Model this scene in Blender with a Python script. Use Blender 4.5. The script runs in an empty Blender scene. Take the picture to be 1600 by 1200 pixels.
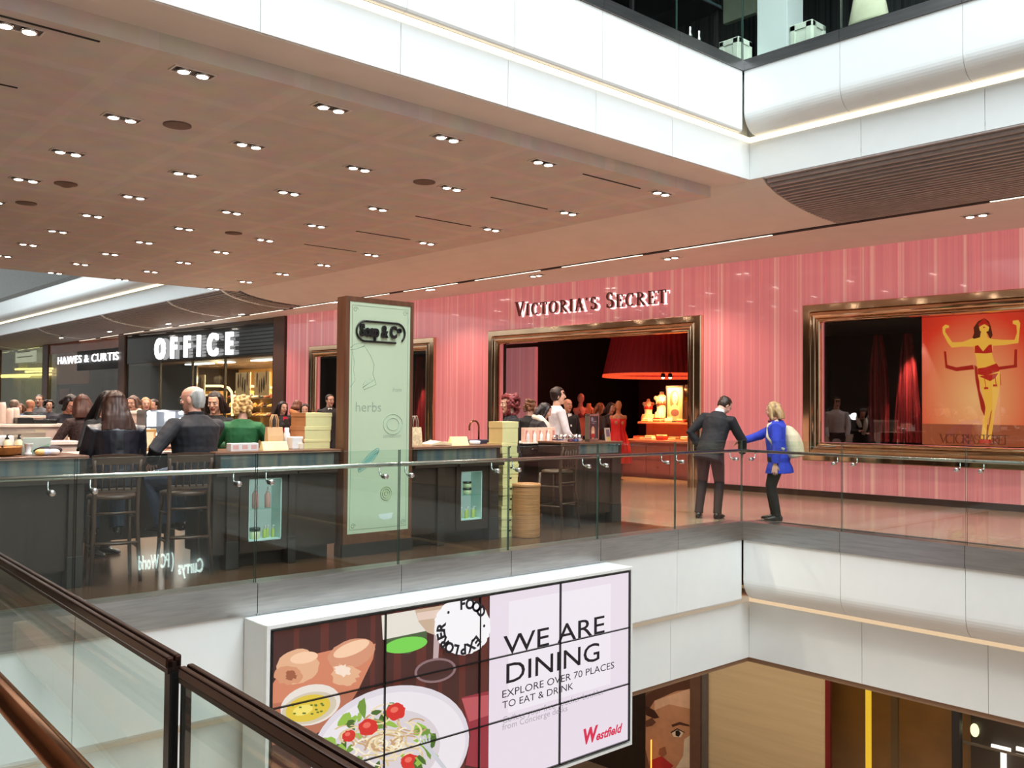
import bpy, bmesh, math, random
from mathutils import Vector, Matrix, noise
random.seed(7)
scene = bpy.context.scene
COL = scene.collection
PI = math.pi
# ------------------------------------------------------------------ camera
CAM_H = 1.52
YAW, PITCH, ROLL, FPX = math.radians(47.96), math.radians(1.606), math.radians(0.491), 1449.26
fwd = Vector((-math.sin(YAW)*math.cos(PITCH), math.cos(YAW)*math.cos(PITCH), math.sin(PITCH)))
rgt = Vector((math.cos(YAW), math.sin(YAW), 0)); upv = rgt.cross(fwd)
r2 = rgt*math.cos(ROLL) + upv*math.sin(ROLL); u2 = upv*math.cos(ROLL) - rgt*math.sin(ROLL)
cam_d = bpy.data.cameras.new('camera'); cam = bpy.data.objects.new('camera', cam_d); COL.objects.link(cam)
cam_d.sensor_width = 36; cam_d.lens = 36*FPX/1600; cam_d.clip_start = 0.05; cam_d.clip_end = 300
cam.matrix_world = Matrix(((r2.x, u2.x, -fwd.x, 0), (r2.y, u2.y, -fwd.y, 0), (r2.z, u2.z, -fwd.z, CAM_H), (0, 0, 0, 1)))
scene.camera = cam
# ------------------------------------------------------------------ light and exposure
w = bpy.data.worlds.new('world'); scene.world = w; w.use_nodes = True
w.node_tree.nodes['Background'].inputs[0].default_value = (0.80, 0.92, 1.0, 1)
w.node_tree.nodes['Background'].inputs[1].default_value = 0.6
scene.view_settings.view_transform = 'Standard'; scene.view_settings.look = 'None'
scene.view_settings.gamma = 1.0; scene.view_settings.exposure = 0.0; scene.view_settings.use_curve_mapping = False
def area(name, loc, sx, sy, power, color, rot=(0, 0, 0), spread=180):
    d = bpy.data.lights.new(name, 'AREA'); d.shape = 'RECTANGLE'; d.size = sx; d.size_y = sy; d.energy = power; d.color = color
    d.spread = math.radians(spread)
    o = bpy.data.objects.new(name, d); o.location = loc; o.rotation_euler = rot; COL.objects.link(o); return o
SKY_POWER = 4000
area('skylight', (1.0, 5.4, 13.8), 15.0, 9.0, SKY_POWER, (0.86, 0.95, 1.0))
area('added_warm_fill', (1.0, -4.6, -3.6), 14.0, 1.6, 250, (1.0, .78, .56), (math.radians(90), 0, 0))  # unseen area light added to warm the lower white panels
area('far_skylight', (-36.0, 5.0, 13.8), 20.0, 9.0, 5000, (0.86, 0.95, 1.0))
# ------------------------------------------------------------------ points on real planes from photograph pixels (1600x1200)
def ray(x, y): return r2*((x-800)/FPX) + u2*((600-y)/FPX) + fwd
def at_x(x, y, X): d = ray(x, y); return d*(X/d.x) + Vector((0, 0, CAM_H))
def at_y(x, y, Y): d = ray(x, y); return d*(Y/d.y) + Vector((0, 0, CAM_H))
def at_z(x, y, Z): d = ray(x, y); return d*((Z-CAM_H)/d.z) + Vector((0, 0, CAM_H))
WSL = 0.061
WN = math.sqrt(1+WSL*WSL)
WM = Matrix(((1/WN, -WSL/WN, 0, -10.3), (WSL/WN, 1/WN, 0, 15.3), (0, 0, 1, 0), (0, 0, 0, 1)))   # the shop wall: x along it, y into it
WMI = WM.inverted()
def at_w(x, y, off=0.0):                       # pixel -> shop wall local (s, off, z)
    o = WMI @ Vector((0, 0, CAM_H)); d = WMI.to_3x3() @ ray(x, y); return o + d*((off-o.y)/d.y)
# ------------------------------------------------------------------ materials
MATS = {}
def mat(name, col, rough=0.5, metal=0.0, emit=None, estr=0.0, vary=0.08, vscale=6.0, coat=0.0, spec=0.5, bump=0.0, stretch=(1, 1, 1)):
    if name in MATS: return MATS[name]
    m = bpy.data.materials.new(name); m.use_nodes = True; nt = m.node_tree; b = nt.nodes['Principled BSDF']
    tc = nt.nodes.new('ShaderNodeTexCoord'); mp = nt.nodes.new('ShaderNodeMapping'); mp.inputs['Scale'].default_value = stretch
    no = nt.nodes.new('ShaderNodeTexNoise'); no.inputs['Scale'].default_value = vscale; no.inputs['Detail'].default_value = 4
    cr = nt.nodes.new('ShaderNodeValToRGB')
    lo = [max(0, c*(1-vary)) for c in col]; hi = [min(1, c*(1+vary)) for c in col]
    cr.color_ramp.elements[0].position = .3; cr.color_ramp.elements[1].position = .7
    cr.color_ramp.elements[0].color = (*lo, 1); cr.color_ramp.elements[1].color = (*hi, 1)
    nt.links.new(tc.outputs['Object'], mp.inputs[0]); nt.links.new(mp.outputs[0], no.inputs['Vector'])
    nt.links.new(no.outputs['Fac'], cr.inputs[0]); nt.links.new(cr.outputs[0], b.inputs['Base Color'])
    b.inputs['Roughness'].default_value = rough; b.inputs['Metallic'].default_value = metal
    b.inputs['Coat Weight'].default_value = coat; b.inputs['Coat Roughness'].default_value = 0.05
    b.inputs['Specular IOR Level'].default_value = spec
    if emit: b.inputs['Emission Color'].default_value = (*emit, 1); b.inputs['Emission Strength'].default_value = estr
    if bump:
        bp = nt.nodes.new('ShaderNodeBump'); bp.inputs['Strength'].default_value = bump; bp.inputs['Distance'].default_value = .01
        nt.links.new(no.outputs['Fac'], bp.inputs['Height']); nt.links.new(bp.outputs[0], b.inputs['Normal'])
    MATS[name] = m; return m
def S(r, g, b):                                # sRGB 0-255 -> linear
    f = lambda c: (c/255/12.92) if c <= 10 else ((c/255+.055)/1.055)**2.4
    return (f(r), f(g), f(b))
def glass(name, tint=(.93, .97, .95), refl=.06, rough=0.0):
    if name in MATS: return MATS[name]
    m = bpy.data.materials.new(name); m.use_nodes = True; nt = m.node_tree; nt.nodes.clear()
    out = nt.nodes.new('ShaderNodeOutputMaterial'); mix = nt.nodes.new('ShaderNodeMixShader')
    tr = nt.nodes.new('ShaderNodeBsdfTransparent'); tr.inputs[0].default_value = (*tint, 1)
    gl = nt.nodes.new('ShaderNodeBsdfGlossy'); gl.inputs['Roughness'].default_value = rough; gl.inputs[0].default_value = (1, 1, 1, 1)
    lw = nt.nodes.new('ShaderNodeLayerWeight'); lw.inputs[0].default_value = .5
    pw = nt.nodes.new('ShaderNodeMath'); pw.operation = 'POWER'; pw.inputs[1].default_value = 5
    ma = nt.nodes.new('ShaderNodeMath'); ma.operation = 'MULTIPLY_ADD'; ma.inputs[1].default_value = 1-refl; ma.inputs[2].default_value = refl
    nt.links.new(lw.outputs['Facing'], pw.inputs[0]); nt.links.new(pw.outputs[0], ma.inputs[0]); nt.links.new(ma.outputs[0], mix.inputs[0])
    nt.links.new(tr.outputs[0], mix.inputs[1]); nt.links.new(gl.outputs[0], mix.inputs[2]); nt.links.new(mix.outputs[0], out.inputs[0])
    MATS[name] = m; return m
def emis(name, col, s=1.0):
    if name in MATS: return MATS[name]
    m = bpy.data.materials.new(name); m.use_nodes = True; b = m.node_tree.nodes['Principled BSDF']
    b.inputs['Base Color'].default_value = (.02, .02, .02, 1); b.inputs['Emission Color'].default_value = (*col, 1)
    b.inputs['Emission Strength'].default_value = s; b.inputs['Roughness'].default_value = .4
    MATS[name] = m; return m
def ramp_mat(name, axis, stops, scale, rough=.15, coat=.4, detail=2.0, emit_s=0.0):   # stripes along one axis of the object
    m = bpy.data.materials.new(name); m.use_nodes = True; nt = m.node_tree; b = nt.nodes['Principled BSDF']
    tc = nt.nodes.new('ShaderNodeTexCoord'); mp = nt.nodes.new('ShaderNodeMapping')
    sc = [0, 0, 0]; sc[axis] = scale; mp.inputs['Scale'].default_value = sc
    no = nt.nodes.new('ShaderNodeTexNoise'); no.inputs['Scale'].default_value = 1; no.inputs['Detail'].default_value = detail; no.inputs['Roughness'].default_value = .7
    cr = nt.nodes.new('ShaderNodeValToRGB'); e = cr.color_ramp.elements
    e[0].position, e[0].color = stops[0][0], (*stops[0][1], 1); e[1].position, e[1].color = stops[-1][0], (*stops[-1][1], 1)
    for p, c in stops[1:-1]:
        n = e.new(p); n.color = (*c, 1)
    nt.links.new(tc.outputs['Object'], mp.inputs[0]); nt.links.new(mp.outputs[0], no.inputs['Vector'])
    nt.links.new(no.outputs['Fac'], cr.inputs[0]); nt.links.new(cr.outputs[0], b.inputs['Base Color'])
    b.inputs['Roughness'].default_value = rough; b.inputs['Coat Weight'].default_value = coat; b.inputs['Coat Roughness'].default_value = .02
    if emit_s: nt.links.new(cr.outputs[0], b.inputs['Emission Color']); b.inputs['Emission Strength'].default_value = emit_s
    MATS[name] = m; return m
# ------------------------------------------------------------------ mesh builder
class MB:
    def __init__(s, M=None): s.v = []; s.f = []; s.mi = []; s.mats = []; s.M = M; s.sm = []
    def _m(s, m):
        if m not in s.mats: s.mats.append(m)
        return s.mats.index(m)
    def add(s, vs, fs, m, smooth=False):
        n = len(s.v); i = s._m(m)
        for p in vs:
            p = Vector(p); s.v.append(s.M @ p if s.M else p)
        for f in fs: s.f.append([n+k for k in f]); s.mi.append(i); s.sm.append(smooth)
    def box(s, a, b, m, bev=0.0):
        x0, y0, z0 = [min(p, q) for p, q in zip(a, b)]; x1, y1, z1 = [max(p, q) for p, q in zip(a, b)]
        if bev and min(x1-x0, y1-y0, z1-z0) > 2.2*bev:
            e = bev; pts = []; idx = {}
            bm = bmesh.new(); bmesh.ops.create_cube(bm, size=1)
            for v in bm.verts: v.co = Vector(((x0+x1)/2+v.co.x*(x1-x0), (y0+y1)/2+v.co.y*(y1-y0), (z0+z1)/2+v.co.z*(z1-z0)))
            bmesh.ops.bevel(bm, geom=bm.edges[:], offset=e, segments=2, affect='EDGES', profile=.5)
            s.bm(bm, m); return
        vs = [(x0, y0, z0), (x1, y0, z0), (x1, y1, z0), (x0, y1, z0), (x0, y0, z1), (x1, y0, z1), (x1, y1, z1), (x0, y1, z1)]
        s.add(vs, [(0, 3, 2, 1), (4, 5, 6, 7), (0, 1, 5, 4), (1, 2, 6, 5), (2, 3, 7, 6), (3, 0, 4, 7)], m)
    def bm(s, bm, m, smooth=False):
        bm.verts.index_update(); s.add([v.co.copy() for v in bm.verts], [[v.index for v in f.verts] for f in bm.faces], m, smooth); bm.free()
    def prism(s, poly, axis, a, b, m):          # polygon in the two other axes extruded along axis from a to b
        def P(u, v, t): return {0: (t, u, v), 1: (u, t, v), 2: (u, v, t)}[axis]
        n = len(poly); vs = [P(u, v, a) for u, v in poly]+[P(u, v, b) for u, v in poly]
        fs = [list(range(n))[::-1], list(range(n, 2*n))]+[(i, (i+1) % n, n+(i+1) % n, n+i) for i in range(n)]
        s.add(vs, fs, m)
    def tube(s, pts, r, m, n=10, cap=True, smooth=True, flat=1.0):
        pts = [Vector(p) for p in pts]; R = r if isinstance(r, (list, tuple)) else [r]*len(pts)
        ref = None; rings = []
        for i, p in enumerate(pts):
            t = (pts[min(i+1, len(pts)-1)]-pts[max(i-1, 0)]); t = t.normalized() if t.length > 1e-9 else Vector((0, 0, 1))
            if ref is None: ref = Vector((0, 0, 1)) if abs(t.z) < .9 else Vector((1, 0, 0))
            a = ref - t*ref.dot(t)
            if a.length < 1e-5: a = t.orthogonal()
            a.normalize(); ref = a; b = t.cross(a)
            rings.append([p + (a*math.cos(2*PI*k/n) + b*math.sin(2*PI*k/n)*flat)*R[i] for k in range(n)])
        s.rings(rings, m, cap, smooth)
    def rings(s, rings, m, cap=True, smooth=True):
        n = len(rings[0]); vs = [p for r in rings for p in r]; fs = []
        for i in range(len(rings)-1):
            for k in range(n): fs.append((i*n+k, i*n+(k+1) % n, (i+1)*n+(k+1) % n, (i+1)*n+k))
        if cap: fs.append(list(range(n))[::-1]); fs.append([(len(rings)-1)*n+k for k in range(n)])
        s.add(vs, fs, m, smooth)
    def lathe(s, prof, m, c=(0, 0, 0), n=20, smooth=True):
        c = Vector(c); s.rings([[c+Vector((r*math.cos(2*PI*k/n), r*math.sin(2*PI*k/n), z)) for k in range(n)] for r, z in prof], m, True, smooth)
    def ell(s, c, r, m, n=12, rot=None):
        c = Vector(c); r = (r, r, r) if not isinstance(r, (tuple, list)) else r; rings = []
        for i in range(1, n):
            t = PI*i/n; ring = []
            for k in range(n+4):
                q = Vector((r[0]*math.sin(t)*math.cos(2*PI*k/(n+4)), r[1]*math.sin(t)*math.sin(2*PI*k/(n+4)), -r[2]*math.cos(t)))
                ring.append(c+(rot @ q if rot else q))
            rings.append(ring)
        s.rings(rings, m, True, True)
    def loft(s, secs, m, n=20, smooth=True):      # secs: (centre, half-axis vector a, half-axis vector b)
        s.rings([[Vector(c)+Vector(a)*math.cos(2*PI*k/n)+Vector(b)*math.sin(2*PI*k/n) for k in range(n)] for c, a, b in secs], m, True, smooth)
    def poly(s, pts, m): s.add(pts, [list(range(len(pts)))], m)
    def mesh(s, name):
        me = bpy.data.meshes.new(name); me.from_pydata(s.v, [], s.f)
        for m in s.mats: me.materials.append(m)
        me.polygons.foreach_set('material_index', s.mi); me.polygons.foreach_set('use_smooth', s.sm); me.update(); return me
    def build(s, name, parent=None, loc=None):
        me = s.mesh(name); o = bpy.data.objects.new(name, me); COL.objects.link(o)
        if parent is not None: o.parent = parent
        if loc is not None: o.location = loc
        return o
def tag(o, label, cat, group=None, kind=None):
    if label: o['label'] = label
    if cat: o['category'] = cat
    if group: o['group'] = group
    if kind: o['kind'] = kind
    return o
def thing(name, label, cat, loc=(0, 0, 0), rz=0.0, group=None):
    o = bpy.data.objects.new(name, None); COL.objects.link(o); o.empty_display_size = .1
    o.location = loc; o.rotation_euler = (0, 0, rz); return tag(o, label, cat, group)
def struct(o): o['kind'] = 'structure'; return o
KIDS = {}
def dup(root, loc, rz=None, label=None, group=None, scale=None):
    allk = [o for o in COL.objects if o.parent == root]
    r = root.copy(); COL.objects.link(r); r.location = loc
    if rz is not None: r.rotation_euler = (0, 0, rz)
    if scale: r.scale = scale
    if label: r['label'] = label
    if group: r['group'] = group
    for ch in allk:
        c = ch.copy(); COL.objects.link(c); c.parent = r
        for g in [o for o in COL.objects if o.parent == ch]:
            d = g.copy(); COL.objects.link(d); d.parent = c
    return r
def text_geo(body, size=1.0, extrude=0.0, offset=0.0, shear=0.0, align='LEFT', space=1.0, res=3):
    cu = bpy.data.curves.new('t', 'FONT'); cu.body = body; cu.size = size; cu.extrude = extrude; cu.offset = offset
    cu.shear = shear; cu.align_x = align; cu.space_character = space; cu.resolution_u = res
    o = bpy.data.objects.new('t', cu); COL.objects.link(o); dg = bpy.context.evaluated_depsgraph_get()
    me = bpy.data.meshes.new_from_object(o.evaluated_get(dg)); vs = [v.co.copy() for v in me.vertices]; fs = [list(p.vertices) for p in me.polygons]
    bpy.data.objects.remove(o); bpy.data.curves.remove(cu); bpy.data.meshes.remove(me); return vs, fs
def put_text(mb, geo, M, m): mb.add([M @ v for v in geo[0]], geo[1], m)
def frame(o, ux, uy):                            # matrix with local x along ux, local y along uy, z outwards
    ux = Vector(ux); uy = Vector(uy); z = ux.normalized().cross(uy.normalized()); o = Vector(o)
    return Matrix(((ux.x, uy.x, z.x, o.x), (ux.y, uy.y, z.y, o.y), (ux.z, uy.z, z.z, o.z), (0, 0, 0, 1)))
# serif stroke letters: lists of strokes (points, widths) in a unit-high box, plus advance width
def _arc(cx, cy, rx, ry, a0, a1, n=14): return [(cx+rx*math.cos(math.radians(a0+(a1-a0)*i/n)), cy+ry*math.sin(math.radians(a0+(a1-a0)*i/n))) for i in range(n+1)]
def _aw(a0, a1, n=14, t=.13, th=.05): return [th+(t-th)*abs(math.cos(math.radians(a0+(a1-a0)*i/n))) for i in range(n+1)]
def _ser(x, y, w=.3): return ([(x-w/2, y), (x+w/2, y)], [.045, .045])
GLY = {
 'V': ([([(.08, .98), (.40, 0)], [.14, .12]), ([(.40, 0), (.70, .98)], [.06, .05]), _ser(.08, .98, .28), _ser(.70, .98, .24)], .80),
 'I': ([([(.17, 0), (.17, 1)], [.13, .13]), _ser(.17, .98), _ser(.17, .02)], .36),
 'C': ([(_arc(.44, .5, .36, .48, 50, 310, 20), _aw(50, 310, 20)), ([(.68, .98), (.68, .72)], [.04, .05])], .78),
 'T': ([([(.36, 0), (.36, 1)], [.13, .13]), ([(.02, .97), (.70, .97)], [.055, .055]), ([(.03, .98), (.03, .76)], [.05, .03]), ([(.69, .98), (.69, .76)], [.05, .03]), _ser(.36, .02)], .74),
 'O': ([(_arc(.46, .5, .38, .48, 0, 360, 28), _aw(0, 360, 28))], .94),
 'R': ([([(.17, 0), (.17, 1)], [.13, .13]), (_arc(.22, .74, .34, .23, 90, -90, 12), _aw(90, -90, 12)), ([(.30, .5), (.70, .02)], [.08, .14]), _ser(.17, .02), _ser(.12, .97, .2), _ser(.70, .02, .2)], .80),
 'A': ([([(.08, 0), (.40, 1)], [.05, .06]), ([(.40, 1), (.72, 0)], [.12, .14]), ([(.2, .34), (.6, .34)], [.05, .05]), _ser(.08, .02, .24), _ser(.72, .02, .28)], .84),
 'S': ([(_arc(.32, .74, .21, .23, 40, 270, 14), _aw(40, 270, 14, .12, .07)), (_arc(.32, .27, .24, .25, 90, -140, 14), _aw(90, -140, 14, .13, .07)), ([(.49, .97), (.49, .76)], [.04, .04]), ([(.11, .26), (.11, .03)], [.04, .04])], .62),
 'E': ([([(.17, 0), (.17, 1)], [.13, .13]), ([(.05, .97), (.58, .97)], [.05, .05]), ([(.05, .03), (.62, .03)], [.05, .05]), ([(.17, .52), (.46, .52)], [.05, .05]), ([(.58, .98), (.58, .78)], [.05, .03]), ([(.62, .02), (.62, .24)], [.05, .03]), ([(.46, .62), (.46, .42)], [.04, .04])], .68),
 "'": ([([(.1, 1), (.06, .78)], [.1, .04])], .22), ' ': ([], .45)}
def serif_letter(mb, ch, M, scale, m, depth):
    for pts, ws in GLY[ch][0]:
        n = len(pts); L = []; R = []
        for i in range(n):
            a = Vector(pts[max(i-1, 0)]); b = Vector(pts[min(i+1, n-1)]); d = (b-a)
            if pts[0] == pts[-1] and i in (0, n-1): d = Vector(pts[1])-Vector(pts[-2])
            d.normalize(); nn = Vector((-d.y, d.x)); p = Vector(pts[i]); L.append(p+nn*ws[i]/2); R.append(p-nn*ws[i]/2)
        vs = [M @ Vector((p.x*scale, p.y*scale, z)) for z in (0, depth) for p in L+R]
        fs = []
        for i in range(n-1):
            a, b, c, d = i, i+1, n+i+1, n+i; o = 2*n
            fs += [(a, b, c, d), (o+d, o+c, o+b, o+a), (a, o+a, o+b, b), (d, c, o+c, o+d)]
        fs += [(0, n, 3*n, 2*n), (n-1, 3*n-1, 4*n-1, 2*n-1)]
        mb.add(vs, fs, m)
# ================================================================== setting
X0, Y0 = -7.313, 10.845
white = mat('white_panel', (.80, .83, .82), .35, vary=.01, coat=.15)
plaster = mat('ceiling_plaster', (.80, .72, .66), .75, vary=.03, vscale=2)
steel = mat('brushed_steel', (.40, .40, .40), .33, metal=1, vary=.12, vscale=3, stretch=(1, 1, 14))
dark = mat('dark_gap', (.02, .018, .016), .8)
cove = emis('cove_light', (1.0, .80, .52), 2.4); cove_dim = emis('cove_light_dim', (1.0, .72, .44), .8); cove_faint = emis('cove_light_faint', (1.0, .78, .55), .42)
slatm = mat('louvre_brown', S(166, 154, 150), .45, vary=.1)
bronze = mat('polished_bronze', S(214, 182, 150), .07, metal=1, vary=.15, vscale=1.5)
def floor_mat(name, a, b, rough):
    m = bpy.data.materials.new(name); m.use_nodes = True; nt = m.node_tree; p = nt.nodes['Principled BSDF']
    tc = nt.nodes.new('ShaderNodeTexCoord'); br = nt.nodes.new('ShaderNodeTexBrick'); no = nt.nodes.new('ShaderNodeTexNoise'); mx = nt.nodes.new('ShaderNodeMixRGB')
    br.inputs['Scale'].default_value = 1.0; br.inputs['Brick Width'].default_value = 1.2; br.inputs['Row Height'].default_value = .6; br.inputs['Mortar Size'].default_value = .003
    br.inputs['Color1'].default_value = (*a, 1); br.inputs['Color2'].default_value = (*b, 1); br.inputs['Mortar'].default_value = (a[0]*.5, a[1]*.5, a[2]*.5, 1)
    no.inputs['Scale'].default_value = 3; no.inputs['Detail'].default_value = 6
    mx.blend_type = 'MULTIPLY'; mx.inputs[0].default_value = .35
    nt.links.new(tc.outputs['Object'], br.inputs['Vector']); nt.links.new(tc.outputs['Object'], no.inputs['Vector'])
    nt.links.new(br.outputs['Color'], mx.inputs[1]); nt.links.new(no.outputs['Color'], mx.inputs[2]); nt.links.new(mx.outputs[0], p.inputs['Base Color'])
    p.inputs['Roughness'].default_value = rough; MATS[name] = m; return m
stone = floor_mat('polished_stone', S(190, 160, 138), S(178, 146, 124), .16)
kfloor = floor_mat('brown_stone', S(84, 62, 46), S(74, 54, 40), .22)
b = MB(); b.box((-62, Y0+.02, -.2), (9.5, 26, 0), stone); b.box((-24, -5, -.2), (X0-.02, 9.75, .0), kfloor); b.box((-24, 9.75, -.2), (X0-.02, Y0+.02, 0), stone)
b.box((X0-.02, -5, -.2), (9.5, -.1, 0), stone); struct(b.build('floor'))
b = MB(); b.box((-62, -5, -6.6), (9.5, 26, -6.4), stone); struct(b.build('floor_lower'))
# one edge of a floor: steel band, upper white panels, lit cove, lower white panels
def fascia(name, run, edge, a, c, joints, zs, lip, rec, lip_r):
    P = (lambda r, o, z: (edge+o, r, z)) if run == 'Y' else (lambda r, o, z: (r, edge-o, z))
    def ext(mb, poly, r0, r1, m):
        n = len(poly); vs = [P(r0, o, z) for o, z in poly]+[P(r1, o, z) for o, z in poly]
        fs = [list(range(n))[::-1], list(range(n, 2*n))]+[(i, (i+1) % n, n+(i+1) % n, n+i) for i in range(n)]
        mb.add(vs, fs, m)
    st, sb, wb, st2, sb2 = zs
    js = [a]+[j for j in joints if a < j < c]+[c]
    m = MB(); g = .006
    for r0, r1 in zip(js, js[1:]): ext(m, [(.02, st), (.02, sb+.004), (-.2, sb+.004), (-.2, st)], r0+g/2, r1-g/2, steel)
    q = wb+(lip_r if lip_r > .1 else .05)
    ext(m, [(-.02, st-.01), (-.02, q), (-rec-.02, wb+.03), (-rec-.02, sb2+.02), (-rec-.1, sb2+.02), (-rec-.1, st-.01)], a, c, dark)
    a2, c2 = (a, c+.33) if run == 'Y' else (a-.115, c)
    o1 = m.build('trim_%s_steel' % name); struct(o1)
    m = MB()
    if lip_r > .1:
        prof = [(0, sb)]+[(-lip_r*(1-math.cos(t)), wb+lip_r*(1-math.sin(t))) for t in [PI/2*i/12 for i in range(13)]]
        prof += [(-rec-.02, wb), (-rec-.02, wb+.03), (-lip_r*.9, wb+.05), (-.04, wb+lip_r), (-.04, sb)]
    else: prof = [(0, sb), (0, wb+.03), (-.012, wb+.008), (-.03, wb), (-.075, wb), (-.075, sb)]
    for r0, r1 in zip(js, js[1:]): ext(m, prof, r0+g/2, r1-g/2, white)
    struct(m.build('trim_%s_panels' % name))
    m = MB(); ext(m, [(-rec+.008, wb+.004), (-rec+.008, st2+.004), (-rec-.06, st2+.004), (-rec-.06, wb+.004)], a2, c2, (cove_faint if 'bridge' in name else cove_dim) if 'lower' in name else cove); struct(m.build('trim_%s_cove_light' % name))
    m = MB()
    js = [a2]+js[1:-1]+[c2]
    for r0, r1 in zip(js, js[1:]): ext(m, [(-rec, st2), (-rec, sb2), (-rec-.05, sb2), (-rec-.05, st2)], r0+g/2 + (.12 if run == 'X' and r0 > a2 else 0), r1-g/2 + (.12 if run == 'X' and r1 < c2 else 0), white)
    struct(m.build('trim_%s_lower_panels' % name))
BJ = [-.75, .75, 2.24, 3.70, 5.18, 6.59, 7.98, 9.42]
XJ = [-5.88, -4.37, -2.9, -1.45, 0, 1.45, 2.9, 4.35, 5.8, 7.25, 8.7]
UPZ = (6.375, 6.225, 5.38, 5.31, 4.79); LOZ = (.035, -.222, -1.045, -1.11, -1.88)
fascia('bridge_lower', 'Y', X0, -5, Y0-.015, BJ, LOZ, 0, .10, .03)
fascia('bridge_upper', 'Y', X0, -5, Y0-.015, BJ, UPZ, 0, .10, .03)
fascia('walkway_lower', 'X', Y0, X0+.015, 9.5, XJ, LOZ, 0, .31, .28)
fascia('walkway_upper', 'X', Y0, X0+.015, 9.5, XJ, UPZ, 0, .31, .28)
fascia('walkway_far', 'X', Y0, -62, -23.6, [-62+1.9*i for i in range(1, 21)], UPZ, 0, .31, .28)
# bridge soffit, dropped panel, curved plaster and slatted bulkheads
CURVE = [(11.16, 4.79), (11.3, 4.70), (11.55, 4.615), (11.9, 4.545), (12.3, 4.49), (12.7, 4.458), (13.2, 4.44)]
b = MB()
b.box((-23.6, -5, 4.78), (X0-.125, 11.17, 4.95), plaster)
struct(b.build('ceiling'))
pan = floor_mat('ceiling_panels', (.76, .675, .61), (.74, .655, .595), .6)
for n in pan.node_tree.nodes:
    if n.type == 'TEX_BRICK': n.inputs['Brick Width'].default_value = 1.8; n.inputs['Row Height'].default_value = 1.48; n.offset = 0; n.inputs['Mortar Size'].default_value = .09; n.inputs['Mortar'].default_value = (.80, .71, .65, 1)
b = MB(); b.box((-23.3, -5, 4.62), (-8.0, 11.05, 4.79), pan); struct(b.build('ceiling_drop'))
def curve_sheet(b, x0, x1, m, dz=0.0, th=.05):
    n = len(CURVE); vs = []
    for x in (x0, x1):
        vs += [(x, y, z+dz) for y, z in CURVE]; vs += [(x, y, z+dz+th) for y, z in CURVE]
    fs = []
    for i in range(n-1):
        fs += [(i, i+1, 2*n+i+1, 2*n+i), (n+i+1, n+i, 3*n+i, 3*n+i+1)]
    fs += [(0, 2*n, 3*n, n), (n-1, 2*n-1, 4*n-1, 3*n-1)]
    fs += [[*range(n), *range(2*n-1, n-1, -1)], [*range(3*n-1, 2*n-1, -1), *range(3*n, 4*n)]]
    b.add(vs, fs, m)
b = MB(); curve_sheet(b, -23.6, -7.22, plaster); struct(b.build('ceiling_cove'))
def louvre(x0, x1, name, ribs=()):
    b = MB(); curve_sheet(b, x0, x1, mat('louvre_back', (.02, .016, .015), .8), .06)
    pts = []
    for (y0, z0), (y1, z1) in zip(CURVE, CURVE[1:]):
        L = math.hypot(y1-y0, z1-z0); k = max(1, round(L/.088))
        pts += [(y0+(y1-y0)*i/k, z0+(z1-z0)*i/k) for i in range(k)]
    for y, z in pts: b.prism([(y, z-.022), (y+.034, z-.028), (y+.034, z+.05), (y, z+.05)], 0, x0+.02, x1, slatm)
    for rx in ribs:
        b.rings([[Vector((rx+dx, y, z+dz)) for dx, dz in ((-.06, .03), (.06, .03), (.06, -.035), (-.06, -.035))] for y, z in CURVE], white, True, False)
    return struct(b.build(name))
louvre(-7.2, 9.5, 'ceiling_louvre_right'); louvre(-62, -23.7, 'ceiling_louvre_left', [-24.4, -28.2, -34.2, -42.0, -52.0])
b = MB(); b.box((-62, 13.2, 4.44), (9.5, 25, 4.6), plaster); struct(b.build('ceiling_soffit'))
b = MB(); lit = emis('slot_light', (1, .86, .68), 2.2)
b.box((-62, 13.24, 4.425), (9.5, 13.36, 4.441), dark)
for x in [-60+2.75*i for i in range(26)]:
    if not (-8.8 < x+1 < -6.2): b.box((x, 13.27, 4.418), (x+2.1, 13.31, 4.43), lit)
struct(b.build('trim_slot_light'))
b = MB()                                             # thin air slots in the dropped ceiling
for x, y0, y1 in ((-8.15, .2, 2.6), (-9.9, .2, 2.4), (-11.7, .2, 2.3), (-8.35, 8.75, 9.9), (-10.2, 8.75, 9.9), (-12.05, 8.75, 9.9), (-13.8, 8.75, 9.9), (-15.6, 8.75, 9.9)):
    b.box((x-.012, y0, 4.612), (x+.012, y1, 4.622), dark)
struct(b.build('trim_air_slots'))
# slabs above and below that close the building
b = MB(); b.box((-23.5, -5, 4.95), (X0-.2, Y0+.4, 6.3), white); b.box((-62, Y0+.5, 4.95), (9.5, 26, 6.3), white); b.box((-62, -5, 4.9), (9.5, .3, 6.3), white)
b.box((-62, -5, 4.7), (9.5, .35, 4.9), plaster)
struct(b.build('ceiling_slab'))
b = MB(); lowc = mat('lower_soffit', S(150, 118, 92), .6, vary=.04); b.box((-24, -5, -1.95), (X0-.14, Y0+.4, -1.865), lowc); b.box((-62, Y0+.34, -1.95), (9.5, 26, -1.86), lowc); b.box((-62, -5, -1.9), (9.5, -.3, -.2), white)
struct(b.build('ceiling_lower'))
wallw = mat('far_white_wall', (.72, .72, .70), .6, vary=.03)
b = MB(); b.box((9.5, -5.2, -6.6), (9.7, 26, 14.2), wallw); struct(b.build('wall_right'))
b = MB(); b.box((-62.2, -5.2, -6.6), (-62, 26, 14.2), wallw); struct(b.build('wall_left'))
b = MB(); b.box((-62, -5.2, -6.6), (9.5, -5, 14.2), mat('far_shop_wall', (.22, .19, .17), .6)); struct(b.build('wall_front'))
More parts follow.
